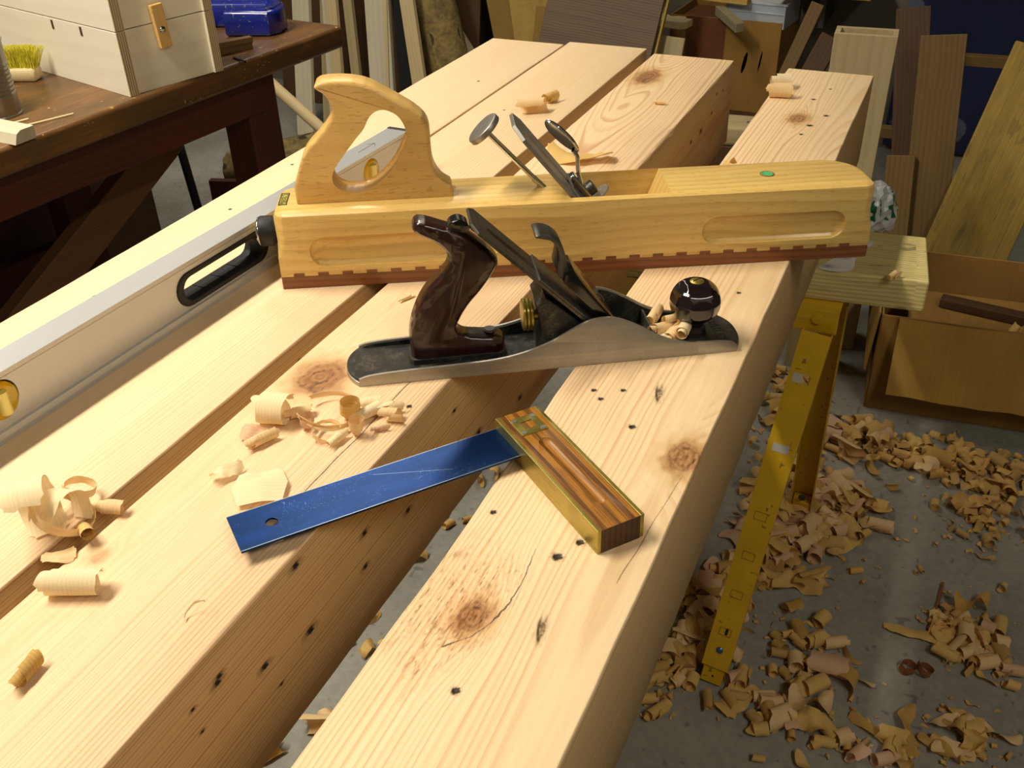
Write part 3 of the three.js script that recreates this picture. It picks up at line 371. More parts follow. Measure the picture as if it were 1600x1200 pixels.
// ---------------------------------------------------------------- spirit level (x along towards the far end, front face at z = 0, body towards -z)
{
  const lt = Math.atan2(0.354, 0.015), LL = 1.12, x0 = -0.495;
  const t = thing('spirit_level', 'long silver aluminium spirit level standing on edge with a black grip slot', 'spirit level', [-0.630, BT, -0.396], lt);
  const alu = std({ color: 0xc8c9ca, metalness: 0.45, roughness: 0.4 });
  const S = [[0, 0], [0, 0.0042], [-0.0015, 0.0085], [-0.0038, 0.0095], [-0.0038, 0.0500], [-0.0008, 0.0530], [0, 0.0535], [0, 0.0575], [-0.029, 0.0575], [-0.029, 0.0535], [-0.0255, 0.0500], [-0.0255, 0.0090], [-0.029, 0.0045], [-0.029, 0]];
  let g = ext(S.map(([z, y]) => [-z, y]), LL, 0.0003, { center: false }).rotateY(Math.PI / 2).translate(x0, 0, 0);     // shape x -> -z
  const stad = (xa, xb, y, r) => { const P = []; for (let k = 0; k <= 12; k++) { const q = Math.PI / 2 + k / 12 * Math.PI; P.push([xa + Math.cos(q) * r, y + Math.sin(q) * r]); } for (let k = 0; k <= 12; k++) { const q = -Math.PI / 2 + k / 12 * Math.PI; P.push([xb + Math.cos(q) * r, y + Math.sin(q) * r]); } return P; };
  const O = [0.2305, 0.331, 0.0285, 0.0172];
  const circ = (x, y, r) => { const P = []; for (let k = 0; k < 28; k++) { const q = k / 28 * Math.PI * 2; P.push([x + Math.cos(q) * r, y + Math.sin(q) * r]); } return P; };
  g = cut(g, ext(stad(...O), 0.06).translate(0, 0, -0.0145), ext(circ(0.5455, 0.032, 0.0165), 0.06).translate(0, 0, -0.0145), ext(circ(0.0165, 0.034, 0.0165), 0.06).translate(0, 0, -0.0145));
  part(t, 'body', smooth(g, 0.4), alu);
  const I = [O[0] + 0.0035, O[1] - 0.0035, O[2], O[3] - 0.0052];
  part(t, 'grip_slot', smooth(merge([ext(stad(O[0], O[1], O[2], O[3] - 0.0002), 0.025, 0.001, { holes: [stad(I[0], I[1], I[2], I[3])] }).translate(0, 0, -0.0146), ...[0.255, 0.28, 0.305].map((x) => rbox(0.0008, 0.0012, 0.022, 0.0003, x, O[2] - O[3] + 0.0052, -0.0146))]), 0.6), blackRubber, 'black plastic lined hand slot');
  const yellow = phy({ color: 0xe8c400, roughness: 0.22, clearcoat: 0.6, transmission: 0.35, thickness: 0.01, ior: 1.49, attenuationColor: new THREE.Color(0.95, 0.75, 0.02), attenuationDistance: 0.01 });
  for (const x of [0.5455, 0.0165]) { const v = part(t, 'vial_block', smooth(ext(circ(x, 0.032, 0.0164), 0.024, 0.003, { seg: 3 }), 0.7).translate(0, 0, -0.0146), yellow, 'round yellow plastic vial block');
    part(v, 'vial', cyl(0.005, 0.005, 0.02, 16).translate(x, 0.032, -0.0015), phy({ color: 0xf4e37a, roughness: 0.1, clearcoat: 1 })); }
  part(t, 'end_cap', rbox(0.006, 0.0585, 0.030, 0.001, x0 + LL + 0.002, 0.0292, -0.0145), blackRubber);
  part(t, 'end_cap', rbox(0.006, 0.0585, 0.030, 0.001, x0 - 0.002, 0.0292, -0.0145), blackRubber);
  // pencilled arrow on the top edge near the far end
  const pen = std({ color: 0x6b6f76, roughness: 0.7 });
  part(t, 'pencil_arrow', merge([rbox(0.035, 0.0002, 0.0008, 0.0001, 0.555, 0.0577, -0.014).rotateY(0), rbox(0.010, 0.0002, 0.0008, 0.0001).rotateY(0.6).translate(0.569, 0.0577, -0.0115), rbox(0.010, 0.0002, 0.0008, 0.0001).rotateY(-0.6).translate(0.569, 0.0577, -0.0165)]), pen, 'pencilled arrow');
}
// ---------------------------------------------------------------- folding metal sawhorse with a timber on top
let TIMBER;
const weathered = std({ map: dataTex(1024, 512, (i, j) => {
  const u = i / 1024, v = j / 512, r = (v * 0.14 + 0.004 * vn(u * 8, v * 3, 3)) / 0.006, f = r - Math.floor(r);
  let t = sst(0.3, 0.9, f) * 0.45 + 0.25 * fbm(u * 14, v * 20, 5) + 0.12 * vn(u * 60, v * 300, 6); let c = [mix(206, 150, t), mix(190, 128, t), mix(128, 74, t)];
  const s = sst(0.35, 0.7, fbm(u * 22 + 5, v * 9, 9)); return c.map((e) => e * (1 - 0.28 * s)); }), roughness: 0.8 });
{
  const t = TIMBER = solo('sawhorse_timber', triUV(rbox(0.93, 0.045, 0.142, 0.003), 'x', 0.9, 0.142, [0.5, 0.5]), weathered, 'weathered greenish timber laid along the sawhorse under the beams', 'timber', [-0.445, BT - 0.14 - 0.0226, -1.263], 0.105);
  const px = 0.337;
  const pa = part(t, 'paint_smear', smooth(ext(spl([[-0.02, -0.068], [0.000, -0.0715], [0.012, -0.058], [0.014, -0.03], [0.020, 0.0], [0.030, 0.03], [0.020, 0.05], [0.006, 0.03], [0.000, 0.0], [-0.006, -0.03], [-0.014, -0.05]], 60), 0.0006, 0, { center: false }).rotateX(-Math.PI / 2), 0.5), std({ map: dataTex(128, 128, (i, j) => { const q = 214 + 24 * vn(i / 12, j / 2, 4) - (vn(i / 6, j / 3, 5) > 0.45 ? 70 : 0); return [q, q, q * 1.0]; }), roughness: 0.5 }), 'white paint smear');
  pa.position.set(px + 0.016, 0.0226, 0); pa.scale.set(1.35, 1, 1); pa.rotation.y = 0;
}
{
  const yel = phy({ map: dataTex(512, 512, (i, j) => { const n = 1 + 0.06 * fbm(i / 40, j / 40, 3); const w = vn(i / 5, j / 5, 8) > 0.82 && fbm(i / 50, j / 50, 9) > 0.1; return w ? [128, 104, 40] : [206 * n, 164 * n, 22 * n]; }), roughness: 0.38, clearcoat: 0.4, clearcoatRoughness: 0.25 });
  const sheet = std({ color: 0xb9b6ac, roughness: 0.5 }), boltM = std({ color: 0x5b7fae, metalness: 0.8, roughness: 0.3 }), dark = std({ color: 0x17140c, roughness: 0.9 });
  const t = thing('folding_sawhorse', 'yellow pressed steel folding sawhorse standing on the concrete floor', 'sawhorse', [0, 0, 0]);
  const yT = BT - 0.1855;
  part(t, 'head_rail', merge([rbox(0.90, 0.004, 0.10, 0.001, -0.525, yT - 0.002, -1.252), rbox(0.90, 0.034, 0.004, 0.001, -0.525, yT - 0.017, -1.203), rbox(0.90, 0.034, 0.004, 0.001, -0.525, yT - 0.017, -1.301)]), yel);
  for (const x of [-0.102, -0.138]) part(t, 'rail_rivet', cyl(x < -0.11 ? 0.004 : 0.007, x < -0.11 ? 0.004 : 0.007, 0.003, 20).rotateX(Math.PI / 2).translate(x, yT - 0.014, -1.200), yel);
  // legs as pressed channels: from the head to the foot
  const leg = (top, foot, w, d, detail, label) => {
    const A = V3(...top), B = V3(...foot), y = A.clone().sub(B), len = y.length(); y.normalize(); const x = V3(1, 0, 0).addScaledVector(y, -y.x).normalize(), z = new THREE.Vector3().crossVectors(x, y); if (z.z < 0 && detail) z.negate();
    const M = basis(x, y, new THREE.Vector3().crossVectors(x, y), B), on = (g) => g.applyMatrix4(M);
    const sgn = detail ? 1 : -1, f = sgn * d / 2;
    const holes = detail ? [[len * 0.885, 0.55]] : [];
    const face = ext([[-w / 2, 0.03], [w / 2, 0.03], [w / 2, len], [-w / 2, len]], 0.002, 0.0006, { holes: holes.map(([yy]) => [[0.000, yy - 0.008], [0.009, yy - 0.008], [0.009, yy + 0.006], [0.000, yy + 0.006]]) }).translate(0, 0, f);
    const p = part(t, 'leg', on(triUV(merge([face, rbox(0.002, len - 0.03, d, 0.0008, -w / 2 + 0.001, (len + 0.03) / 2, 0), rbox(0.002, len - 0.03, d, 0.0008, w / 2 - 0.001, (len + 0.03) / 2, 0)]), 'y', 0.5, 0.5)), yel, label);
    part(p, 'foot', on(triUV(rbox(w * 0.82, 0.05, d * 0.8, 0.002, 0, 0.0255, 0), 'y', 0.5, 0.5)), yel);
    if (detail) {
      const q = f + sgn * 0.0012;
      part(p, 'bolt', on(lathe([[0, 0.003], [0.003, 0.0026], [0.0052, 0.001], [0.0054, 0], [0, 0]], 20).rotateX(Math.PI / 2).translate(0, 0.062, q)), boltM, 'domed bluish bolt');
      part(p, 'foot_hole', on(cyl(0.0016, 0.0016, 0.001, 10).rotateX(Math.PI / 2).translate(0.001, 0.014, d * 0.4 + 0.0004)), dark);
      for (const s of [0.155, 0.27, 0.385, 0.50]) { const yy = s * len; const o = on(ext([[-0.009, yy], [0.009, yy], [0.009, yy + 0.013], [-0.009, yy + 0.013]], 0.0012, 0, { holes: [[[-0.0082, yy + 0.0008], [0.0082, yy + 0.0008], [0.0082, yy + 0.0122], [-0.0082, yy + 0.0122]]] }).translate(0, 0, q - 0.0002)); part(p, 'pressed_tab', o, std({ color: 0x8a6a10, roughness: 0.5 })); }
      part(p, 'slot', on(new THREE.BoxGeometry(0.004, 0.011, 0.0008).translate(0.002, 0.158 * len + 0.006, q)), dark);
      part(p, 'sticker', on(new THREE.BoxGeometry(0.013, 0.013, 0.0006).translate(-0.0072, len * 0.884, q)), sheet, 'pale grey sticker remnant');
      part(p, 'sticker', on(new THREE.BoxGeometry(0.023, 0.012, 0.0006).translate(-0.001, len * 0.70, q)), sheet, 'pale grey sticker remnant');
    } else { part(p, 'bolt', on(cyl(0.006, 0.006, 0.004, 16).rotateX(Math.PI / 2).translate(0, 0.07, d / 2)), darkSteel); }
  };
  leg([-0.098, yT - 0.03, -1.196], [-0.152, 0.001, -1.024], 0.040, 0.028, true, 'front leg with pressed tabs and stickers');
  leg([-0.090, yT - 0.03, -1.300], [-0.097, 0.001, -1.462], 0.038, 0.026, false);
  leg([-0.83, yT - 0.03, -1.196], [-0.86, 0.001, -1.024], 0.040, 0.028, true);
  leg([-0.83, yT - 0.03, -1.300], [-0.86, 0.001, -1.462], 0.038, 0.026, false);
  // the pair of them again under the near ends of the beams
  const h2 = t.clone(); h2.name = numbered('folding_sawhorse'); h2.position.z += 1.85; h2.userData = { ...t.userData, label: 'yellow folding sawhorse under the beam ends behind the photographer' }; scene.add(h2);
  const t2 = TIMBER.clone(); t2.name = numbered('sawhorse_timber'); t2.position.z += 1.85; t2.userData = { ...TIMBER.userData, label: 'weathered timber on the sawhorse behind the photographer' }; scene.add(t2);
}
// ---------------------------------------------------------------- right-hand background
const cardTex = (seed, a = [150, 112, 52]) => dataTex(256, 256, (i, j) => { const n = 1 + 0.07 * fbm(i / 50, j / 50, seed) + 0.025 * vn(i / 1.5, j / 80, seed + 1) + 0.02 * vn(i, j, seed + 2); return [a[0] * n, a[1] * n, a[2] * n]; });
const card = std({ map: cardTex(3), roughness: 0.9 }), card2 = std({ map: cardTex(9, [172, 134, 62]), roughness: 0.9 }), tapeM = phy({ map: cardTex(15, [110, 66, 34]), roughness: 0.45 });
const board = (name, label, cat, A, B, C, t, m, o = {}) => {
  { const a = V3(...A), y = V3(...C).sub(a).normalize(), x = V3(...B).sub(a), w = x.length(); x.addScaledVector(y, -x.dot(y)).normalize(); const drop = Math.max(0, -x.y * w); const lift = drop / y.y; A = [A[0] + y.x * lift, A[1] + y.y * lift, A[2] + y.z * lift]; const e = x.multiplyScalar(w); B = [A[0] + e.x, A[1] + e.y, A[2] + e.z]; }
  const s = slabGeo(A, B, C, t, o.r || 0.002); const g = triUV(s.g, o.axis || 'y', o.LU || 0.5, o.LV || 0.125, o.off || [0, 0]); g.applyMatrix4(s.m);
  g.computeBoundingBox(); const c = [A[0], 0, A[2]]; g.translate(-c[0], -g.boundingBox.min.y, -c[2]);
  return solo(name, g, m, label, cat, c, 0, o.group);
};
const wood = (early, late, seed, o = {}) => std({ map: grainTex({ early, late, seed, ...o }), roughness: o.rough || 0.65 });
const brownW = wood([112, 86, 42], [84, 60, 26], 61, { spacing: 0.012, contrast: 0.5 }), brownD = wood([82, 54, 28], [56, 34, 16], 63, { spacing: 0.01, contrast: 0.5 }), walnutPly = wood([112, 90, 68], [78, 58, 42], 64, { spacing: 0.018, contrast: 0.7, wob: 3, LV: 0.3 });
const paleW = wood([206, 184, 140], [176, 148, 102], 65, { spacing: 0.012, contrast: 0.3 }), whiteW = wood([208, 198, 172], [182, 166, 132], 66, { spacing: 0.02, contrast: 0.3 }), greyTan = wood([176, 158, 118], [146, 124, 84], 67, { spacing: 0.02, contrast: 0.3, fleck: 0.2 });
// open cardboard box with its front flap hanging
{
  const t = thing('cardboard_box', 'open brown cardboard box with a flap hanging down its front, shavings inside', 'cardboard box', [-0.035, 0, -1.862], 0.08);
  const W = 0.52, D = 0.33, Hh = 0.225, th = 0.004;
  part(t, 'bottom', triUV(rbox(W, th, D, 0.001, W / 2, th / 2, -D / 2), 'x', 0.4, 0.4), card);
  part(t, 'front_wall', triUV(rbox(W, Hh, th, 0.0015, W / 2, Hh / 2, -th / 2), 'x', 0.4, 0.4), card);
  part(t, 'back_wall', triUV(rbox(W, Hh, th, 0.0015, W / 2, Hh / 2, -D + th / 2), 'x', 0.4, 0.4), card);
  part(t, 'side_wall', triUV(rbox(th, Hh, D, 0.0015, th / 2, Hh / 2, -D / 2), 'z', 0.4, 0.4), card);
  part(t, 'side_wall', triUV(rbox(th, Hh, D, 0.0015, W - th / 2, Hh / 2, -D / 2), 'z', 0.4, 0.4), card);
  const flap = new THREE.PlaneGeometry(W - 0.006, 0.15, 20, 8), fp = flap.attributes.position;
  for (let i = 0; i < fp.count; i++) { const y = fp.getY(i) - 0.075, x = fp.getX(i); fp.setZ(i, 0.012 + 0.34 * -y + 0.004 * vn(x * 14, y * 20, 4) - 0.006 * Math.exp(-((x + 0.02) ** 2) / 0.002)); fp.setY(i, y + 0.002 * vn(x * 30, 1, 5) * (y < -0.14 ? 1 : 0)); }
  const fb = flap.clone(); fb.translate(0, 0, -0.004); fb.index.array.reverse(); for (const q of [flap, fb]) q.computeVertexNormals();
  part(t, 'front_flap', triUV(merge([flap, fb]).translate(W / 2 + 0.03, Hh + 0.002, 0), 'x', 0.4, 0.4), card2, 'creased front flap');
  part(t, 'side_flap', triUV(rbox(0.004, 0.14, D - 0.02, 0.001, 0, -0.07, -D / 2), 'z', 0.4, 0.4).rotateZ(-0.06).translate(-0.004, Hh, 0), card2);
  solo('offcut_stick', triUV(rbox(0.24, 0.02, 0.03, 0.002), 'x'), brownD, 'dark stick lying across the inside of the open cardboard box', 'offcut', [0.19, 0.17, -2.06], -0.15);
  solo('packing_sheet', triUV(rbox(0.44, 0.152, 0.26, 0.01), 'x', 0.4, 0.4), card, 'brown packing that fills the open cardboard box', 'packing', [0.237, 0.082, -2.03], 0.08);
}
// crumpled white plastic bag with green print
{
  const g = new THREE.IcosahedronGeometry(0.05, 5), p = g.attributes.position, v = V3(0, 0, 0);
  for (let i = 0; i < p.count; i++) { v.fromBufferAttribute(p, i); const n = v.clone().normalize(); const k = 1 + 0.28 * Math.abs(vn(n.x * 3 + 5, n.y * 3 + n.z * 2, 4)) - 0.22 * Math.abs(vn(n.x * 7, n.y * 6 + n.z * 5, 5)) + 0.06 * vn(n.x * 16, n.z * 16 + n.y * 9, 6); v.copy(n).multiplyScalar(0.052 * k); v.y *= 1.15; v.x *= 0.8; p.setXYZ(i, v.x, v.y, v.z); }
  g.computeVertexNormals(); g.computeBoundingBox(); g.translate(0, -g.boundingBox.min.y, 0);
  const tx = dataTex(256, 128, (i, j) => (j > 62 && j < 96 && vn(i / 7, j / 9, 12) > 0.05 && i % 37 < 24 ? [30, 110, 70] : [226, 228, 232]));
  const s = solo('plastic_bag', g, phy({ map: tx, roughness: 0.35, transmission: 0.15 }), 'crumpled white plastic bag with green print behind the sawhorse timber', 'plastic bag', [-0.100, 0.272, -2.11]);
  const st = thing('wood_stand', 'rough square wooden post under the white plastic bag', 'post', [-0.140, 0, -2.125], 0.2);
  part(st, 'post', triUV(rbox(0.09, 0.257, 0.09, 0.003, 0, 0.1285, 0), 'y'), greyTan); part(st, 'cap_board', triUV(rbox(0.12, 0.014, 0.11, 0.002, 0, 0.264, 0), 'x'), greyTan);
}
// tall narrow box of pale board, open at the top
{
  const t = thing('narrow_wooden_box', 'tall narrow pale board box open at the top, behind the end of the sawhorse timber', 'box', [-0.168, 0, -2.0], 0.06);
  const W = 0.113, D = 0.06, Hh = 0.735, th = 0.010;
  part(t, 'front_panel', triUV(rbox(W, Hh, th, 0.001, 0, Hh / 2, D / 2 - th / 2), 'y'), greyTan); part(t, 'back_panel', triUV(rbox(W, Hh, th, 0.001, 0, Hh / 2, -D / 2 + th / 2), 'y'), greyTan);
  for (const s of [-1, 1]) part(t, 'side_panel', triUV(rbox(th, Hh, D - 2 * th, 0.001, s * (W / 2 - th / 2), Hh / 2, 0), 'y'), greyTan);
  for (const [x, y] of [[-W / 2, 0.70], [-W / 2, 0.66], [W / 2, 0.70], [W / 2, 0.42]]) part(t, 'staple', rbox(0.003, 0.006, 0.003, 0.001, x, y, 0.02), chrome);
}
board('brown_board', 'dark brown board leaning behind the wider brown board', 'board', [-0.058, 0, -2.52], [0.022, 0, -2.52], [-0.166, 0.629, -2.677], 0.018, brownD);
board('brown_board', 'wide brown board leaning upright behind the open cardboard box', 'board', [-0.024, 0, -2.40], [0.077, 0, -2.401], [-0.093, 0.601, -2.55], 0.018, brownW);
board('brown_board', 'short brown board in front of the wide leaning brown board', 'board', [-0.075, 0, -2.375], [-0.010, 0, -2.375], [-0.112, 0.337, -2.459], 0.018, brownW);
{
  const yw = std({ map: dataTex(512, 1024, (i, j) => { const u = i / 512, v = j / 1024; let n = 0.12 * fbm(u * 14, v * 14, 4) + 0.10 * vn(u * 10, v * 260, 6); const seam = [0.18, 0.41, 0.62, 0.83].some((q) => Math.abs(v - q - (u - 0.5) * 0.02) < 0.0018); let c = [156 * (1 + n), 128 * (1 + n), 48 * (1 + n)]; if (fbm(u * 9 + 3, v * 9, 12) > 0.38) c = c.map((e) => e * 0.88); return seam ? c.map((e) => e * 0.6) : c; }), roughness: 0.6 });
  board('yellow_plank', 'broad yellowish worn plank leaning behind the open cardboard box', 'plank', [-0.020, 0, -2.31], [0.166, 0, -2.32], [0.113, 0.591, -2.596], 0.022, yw, { LU: 0.66, LV: 0.19 });
}
solo('rail', triUV(rbox(0.6, 0.028, 0.03, 0.002), 'x'), brownW, 'thin brown rail lying behind the leaning brown boards', 'rail', [0.05, 0.47, -2.90], 0.05);
solo('rail', triUV(rbox(0.20, 0.028, 0.03, 0.002), 'x'), brownW, 'short low brown rail behind the narrow wooden box', 'rail', [-0.20, 0.30, -2.76], 0.02);
board('dark_plank', 'narrow dark plank leaning beside the box with hand slots', 'plank', [-0.575, 0, -2.70], [-0.539, 0, -2.70], [-0.394, 0.596, -2.849], 0.03, brownW);
board('dark_plank', 'dark brown plank leaning behind the narrow wooden box', 'plank', [-0.576 + 0.02, 0, -2.62], [-0.500, 0, -2.62], [-0.344, 0.541, -2.755], 0.03, brownD);
// blue sheet hung on the back wall
{
  const g = new THREE.PlaneGeometry(1.6, 1.5, 60, 30), p = g.attributes.position; for (let i = 0; i < p.count; i++) { const x = p.getX(i), y = p.getY(i); p.setZ(i, 0.03 + 0.02 * vn(x * 3, y * 1.2, 4) + 0.012 * vn(x * 9, y * 3, 5)); } g.computeVertexNormals();
  solo('blue_tarp', triUV(g, 'x', 1, 1), phy({ map: dataTex(256, 256, (i, j) => { const n = 1 + 0.15 * fbm(i / 40, j / 40, 5); const w = fbm(i / 60 + 4, j / 90, 7) > 0.3; return w ? [84 * n, 92 * n, 112 * n] : [24 * n, 32 * n, 66 * n]; }), roughness: 0.4, side: THREE.DoubleSide }), 'dark blue plastic sheet hanging on the wall behind the leaning boards', 'tarp', [0.62, 0.77, ZB + 0.012]);
}
// low shelf carrying the box with hand slots and the offcuts
{
  const t = thing('low_shelf', 'dark low shelf under the cardboard box with hand slots', 'shelf', [-0.68, 0, -3.24]);
  part(t, 'shelf_board', triUV(rbox(0.62, 0.025, 0.42, 0.003, 0, 0.16, 0), 'x'), brownD); for (const x of [-0.27, 0.27]) part(t, 'support', triUV(rbox(0.03, 0.148, 0.40, 0.003, x, 0.074, 0), 'z'), brownD);
  const b = thing('slotted_cardboard_box', 'brown cardboard box with two dark hand slots holding offcuts on top', 'cardboard box', [-0.70, 0.1726, -3.20], -0.05);
  const W = 0.36, D = 0.26, Hh = 0.285;
  const slotH = (x, y, w, h, s) => { const P = []; for (let k = 0; k < 16; k++) { const a = k / 16 * Math.PI * 2; P.push([x + Math.cos(a) * w + Math.sin(a) * s, y + Math.sin(a) * h]); } return P; };
  part(b, 'front_wall', triUV(ext([[-W / 2, 0], [W / 2, 0], [W / 2, Hh], [-W / 2, Hh]], 0.004, 0.0005, { holes: [slotH(0.075, 0.155, 0.006, 0.034, 0.006), slotH(0.125, 0.165, 0.0028, 0.032, 0.004)] }).translate(0, 0, -0.002), 'x', 0.4, 0.4), card);
  part(b, 'tape_band', triUV(rbox(0.13, Hh, 0.001, 0.0004, -0.06, Hh / 2, 0.0005), 'x', 0.4, 0.4), tapeM, 'darker brown band down the front');
  for (const s of [-1, 1]) part(b, 'side_wall', triUV(rbox(0.004, Hh, D, 0.001, s * (W / 2 - 0.002), Hh / 2, -D / 2 - 0.004), 'z', 0.4, 0.4), card);
  part(b, 'back_wall', triUV(rbox(W, Hh, 0.004, 0.001, 0, Hh / 2, -D - 0.002), 'x', 0.4, 0.4), card);
  part(b, 'filling', triUV(rbox(W - 0.02, 0.02, D - 0.02, 0.004, 0, Hh - 0.03, -D / 2 - 0.002), 'x', 0.4, 0.4), tapeM);
  const yb = 0.1726 + Hh - 0.02;
  // clear plastic tub
  const tub = thing('plastic_tub', 'clear plastic tub with a rim on the slotted cardboard box', 'tub', [-0.600, yb, -3.28], -0.12);
  const clear = phy({ color: 0xe6ebf2, roughness: 0.22, transmission: 0.55, thickness: 0 });
  part(tub, 'wall', merge([rbox(0.19, 0.07, 0.003, 0.001, 0, 0.036, 0.075), rbox(0.19, 0.07, 0.003, 0.001, 0, 0.036, -0.075), rbox(0.003, 0.07, 0.15, 0.001, 0.0935, 0.036, 0), rbox(0.003, 0.07, 0.15, 0.001, -0.0935, 0.036, 0), rbox(0.19, 0.003, 0.15, 0.001, 0, 0.002, 0)]), clear);
  part(tub, 'rim', merge([rbox(0.20, 0.006, 0.008, 0.001, 0, 0.073, 0.078), rbox(0.20, 0.006, 0.008, 0.001, 0, 0.073, -0.078), rbox(0.008, 0.006, 0.156, 0.001, 0.097, 0.073, 0), rbox(0.008, 0.006, 0.156, 0.001, -0.097, 0.073, 0), rbox(0.192, 0.004, 0.005, 0.001, 0, 0.045, 0.0775)]), clear);
  solo('white_box', rbox(0.17, 0.055, 0.12, 0.004, 0, 0.0275, 0), std({ color: 0xc9cdd2, roughness: 0.6 }), 'pale grey carton inside the clear plastic tub', 'carton', [-0.600, yb + 0.0045, -3.28], -0.12);
  // offcuts
  const paleO = wood([226, 206, 158], [200, 172, 120], 71, { spacing: 0.01, contrast: 0.25 });
  solo('notched_offcut', triUV(smooth(ext([[-0.075, -0.045], [0.06, -0.05], [0.075, -0.03], [0.075, 0.012], [0.05, 0.012], [0.045, 0.03], [0.02, 0.03], [0.0, 0.018], [-0.02, 0.034], [-0.05, 0.036], [-0.075, 0.03]], 0.022, 0.002).rotateX(-Math.PI / 2), 0.4), 'x'), paleO, 'pale notched wooden offcut on the slotted cardboard box', 'offcut', [-0.87, yb + 0.011, -3.16], -0.16);
  solo('block_offcut', triUV(rbox(0.06, 0.05, 0.04, 0.003), 'x'), paleO, 'small pale wooden block behind the notched offcut', 'offcut', [-0.945, yb + 0.025, -3.26], 0.2);
  const stk = solo('stick_offcut', triUV(rbox(0.028, 0.028, 0.17, 0.002), 'z'), wood([150, 140, 110], [112, 98, 66], 73, {}), 'square grey stick jutting out over the front of the slotted cardboard box', 'offcut', [-0.672, yb + 0.0375, -3.13], 0.62); stk.rotation.x = 0.12;
  solo('strip_offcut', triUV(rbox(0.15, 0.018, 0.035, 0.003), 'x'), wood([206, 172, 96], [170, 130, 62], 74, {}), 'short golden strip lying crosswise above the grey stick', 'offcut', [-0.70, yb + 0.079, -3.20], -0.2);
}
solo('drilled_block', triUV(smooth(cut(rbox(0.16, 0.05, 0.09, 0.012, 0, 0.025, 0), cyl(0.008, 0.008, 0.08, 16, 0.045, 0.03, 0.01)), 0.5), 'x'), greyTan, 'pale wooden block with a drilled hole near the far end of the knotty beam', 'block', [-0.455, 0.4102, -2.24], 0.1);
solo('support_block', triUV(rbox(0.12, 0.41, 0.08, 0.004, 0, 0.205, 0), 'y'), brownD, 'dark post block under the drilled pale block', 'block', [-0.455, 0, -2.24], 0.1);
// golden shelf edge high at the back
{ const t = thing('wall_shelf', 'golden timber shelf fixed to the back wall above the blue sheet', 'shelf', [-0.42, 0.545, ZB], 0); part(t, 'shelf_board', triUV(rbox(0.30, 0.022, 0.34, 0.003, 0, 0.011, 0.17), 'x'), wood([206, 150, 70], [170, 112, 44], 77, {})); part(t, 'bracket', rbox(0.02, 0.12, 0.20, 0.003, 0, -0.06, 0.10), darkSteel); }
// ---------------------------------------------------------------- leaning stock along the back, left to right
const up = (A, C, k) => [A[0] + (C[0] - A[0]) * k, A[1] + (C[1] - A[1]) * k, A[2] - 0.16 * (C[1] - A[1]) * k];
const lean = (name, label, cat, A, B, C, t, m, k = 1.2) => board(name, label, cat, A, B, up(A, C, k), t, m, {});
lean('white_board', 'off-white board leaning behind the workbench corner', 'board', [-2.188, 0, -2.9], [-2.118, 0, -2.9], [-2.182, 0.596, -2.948], 0.02, whiteW);
lean('white_board', 'narrow off-white board in the stack behind the blue clamp', 'board', [-2.119, 0, -2.97], [-2.086, 0, -2.97], [-2.112, 0.588, -2.997], 0.02, greyTan);
lean('white_board', 'pale thin board edge showing beside the workbench corner', 'board', [-2.066, 0, -2.94], [-2.042, 0, -2.94], [-2.09, 0.582, -3.047], 0.02, whiteW);
lean('white_board', 'cream board with a bright edge in the leaning stack', 'board', [-2.012, 0, -2.90], [-1.972, 0, -2.90], [-2.05, 0.595, -2.998], 0.02, paleW);
lean('white_board', 'grey-cream lath between two wider leaning boards', 'board', [-1.955, 0, -2.95], [-1.92, 0, -2.95], [-2.02, 0.595, -2.998], 0.02, greyTan);
lean('white_board', 'widest off-white board of the leaning stack', 'board', [-1.857, 0, -2.9], [-1.764, 0, -2.9], [-1.895, 0.61, -2.949], 0.02, whiteW);
lean('thin_lath', 'thin pale lath leaning beside the black strip', 'lath', [-1.756, 0, -2.82], [-1.742, 0, -2.82], [-1.77, 0.625, -2.9], 0.008, paleW);
lean('black_strip', 'black metal strip leaning among the pale boards', 'strip', [-1.716, 0, -2.88], [-1.672, 0, -2.88], [-1.782, 0.615, -2.949], 0.012, blackRubber);
lean('tan_board', 'narrow tan board leaning right of the black strip', 'board', [-1.632, 0, -2.85], [-1.582, 0, -2.85], [-1.744, 0.623, -2.912], 0.02, paleW);
lean('brown_backing', 'brown sheet leaning behind the pale boards', 'sheet', [-2.5, 0, -3.26], [-1.62, 0, -3.26], [-2.5, 0.6, -3.30], 0.01, brownD, 1.9);
// bark-edged log
function pole(name, label, cat, A, B, r0, r1, m, rough = 0) {
  const a = V3(...A), b = V3(...B), d = b.clone().sub(a), len = d.length(); const g0 = new THREE.CylinderGeometry(r1, r0, len, 28, 30).translate(0, len / 2, 0); const p = g0.attributes.position;
  if (rough) for (let i = 0; i < p.count; i++) { const x = p.getX(i), y = p.getY(i), z = p.getZ(i), an = Math.atan2(z, x), k = 1 + rough * (vn(Math.cos(an) * 3 + y * 3, Math.sin(an) * 3, 4) + 0.4 * vn(Math.cos(an) * 9, y * 14 + Math.sin(an) * 9, 5)); p.setX(i, x * k); p.setZ(i, z * k); }
  g0.computeVertexNormals(); let g = triUV(g0, 'y', 0.5, 0.2); g.applyQuaternion(new THREE.Quaternion().setFromUnitVectors(V3(0, 1, 0), d.normalize())); g.computeBoundingBox(); const dy = -g.boundingBox.min.y;
  return solo(name, g, m, label, cat, [A[0], A[1] < 0.02 ? dy : A[1], A[2]]);
}
const bark = std({ map: dataTex(256, 512, (i, j) => { const n = fbm(i / 20, j / 50, 5) + 0.5 * vn(i / 3, j / 20, 6); const d = vn(i / 30, j / 60, 9) > 0.55 ? 0.45 : 1; return [118 * (1 + 0.3 * n) * d, 100 * (1 + 0.3 * n) * d, 58 * (1 + 0.3 * n) * d]; }), roughness: 0.9 });
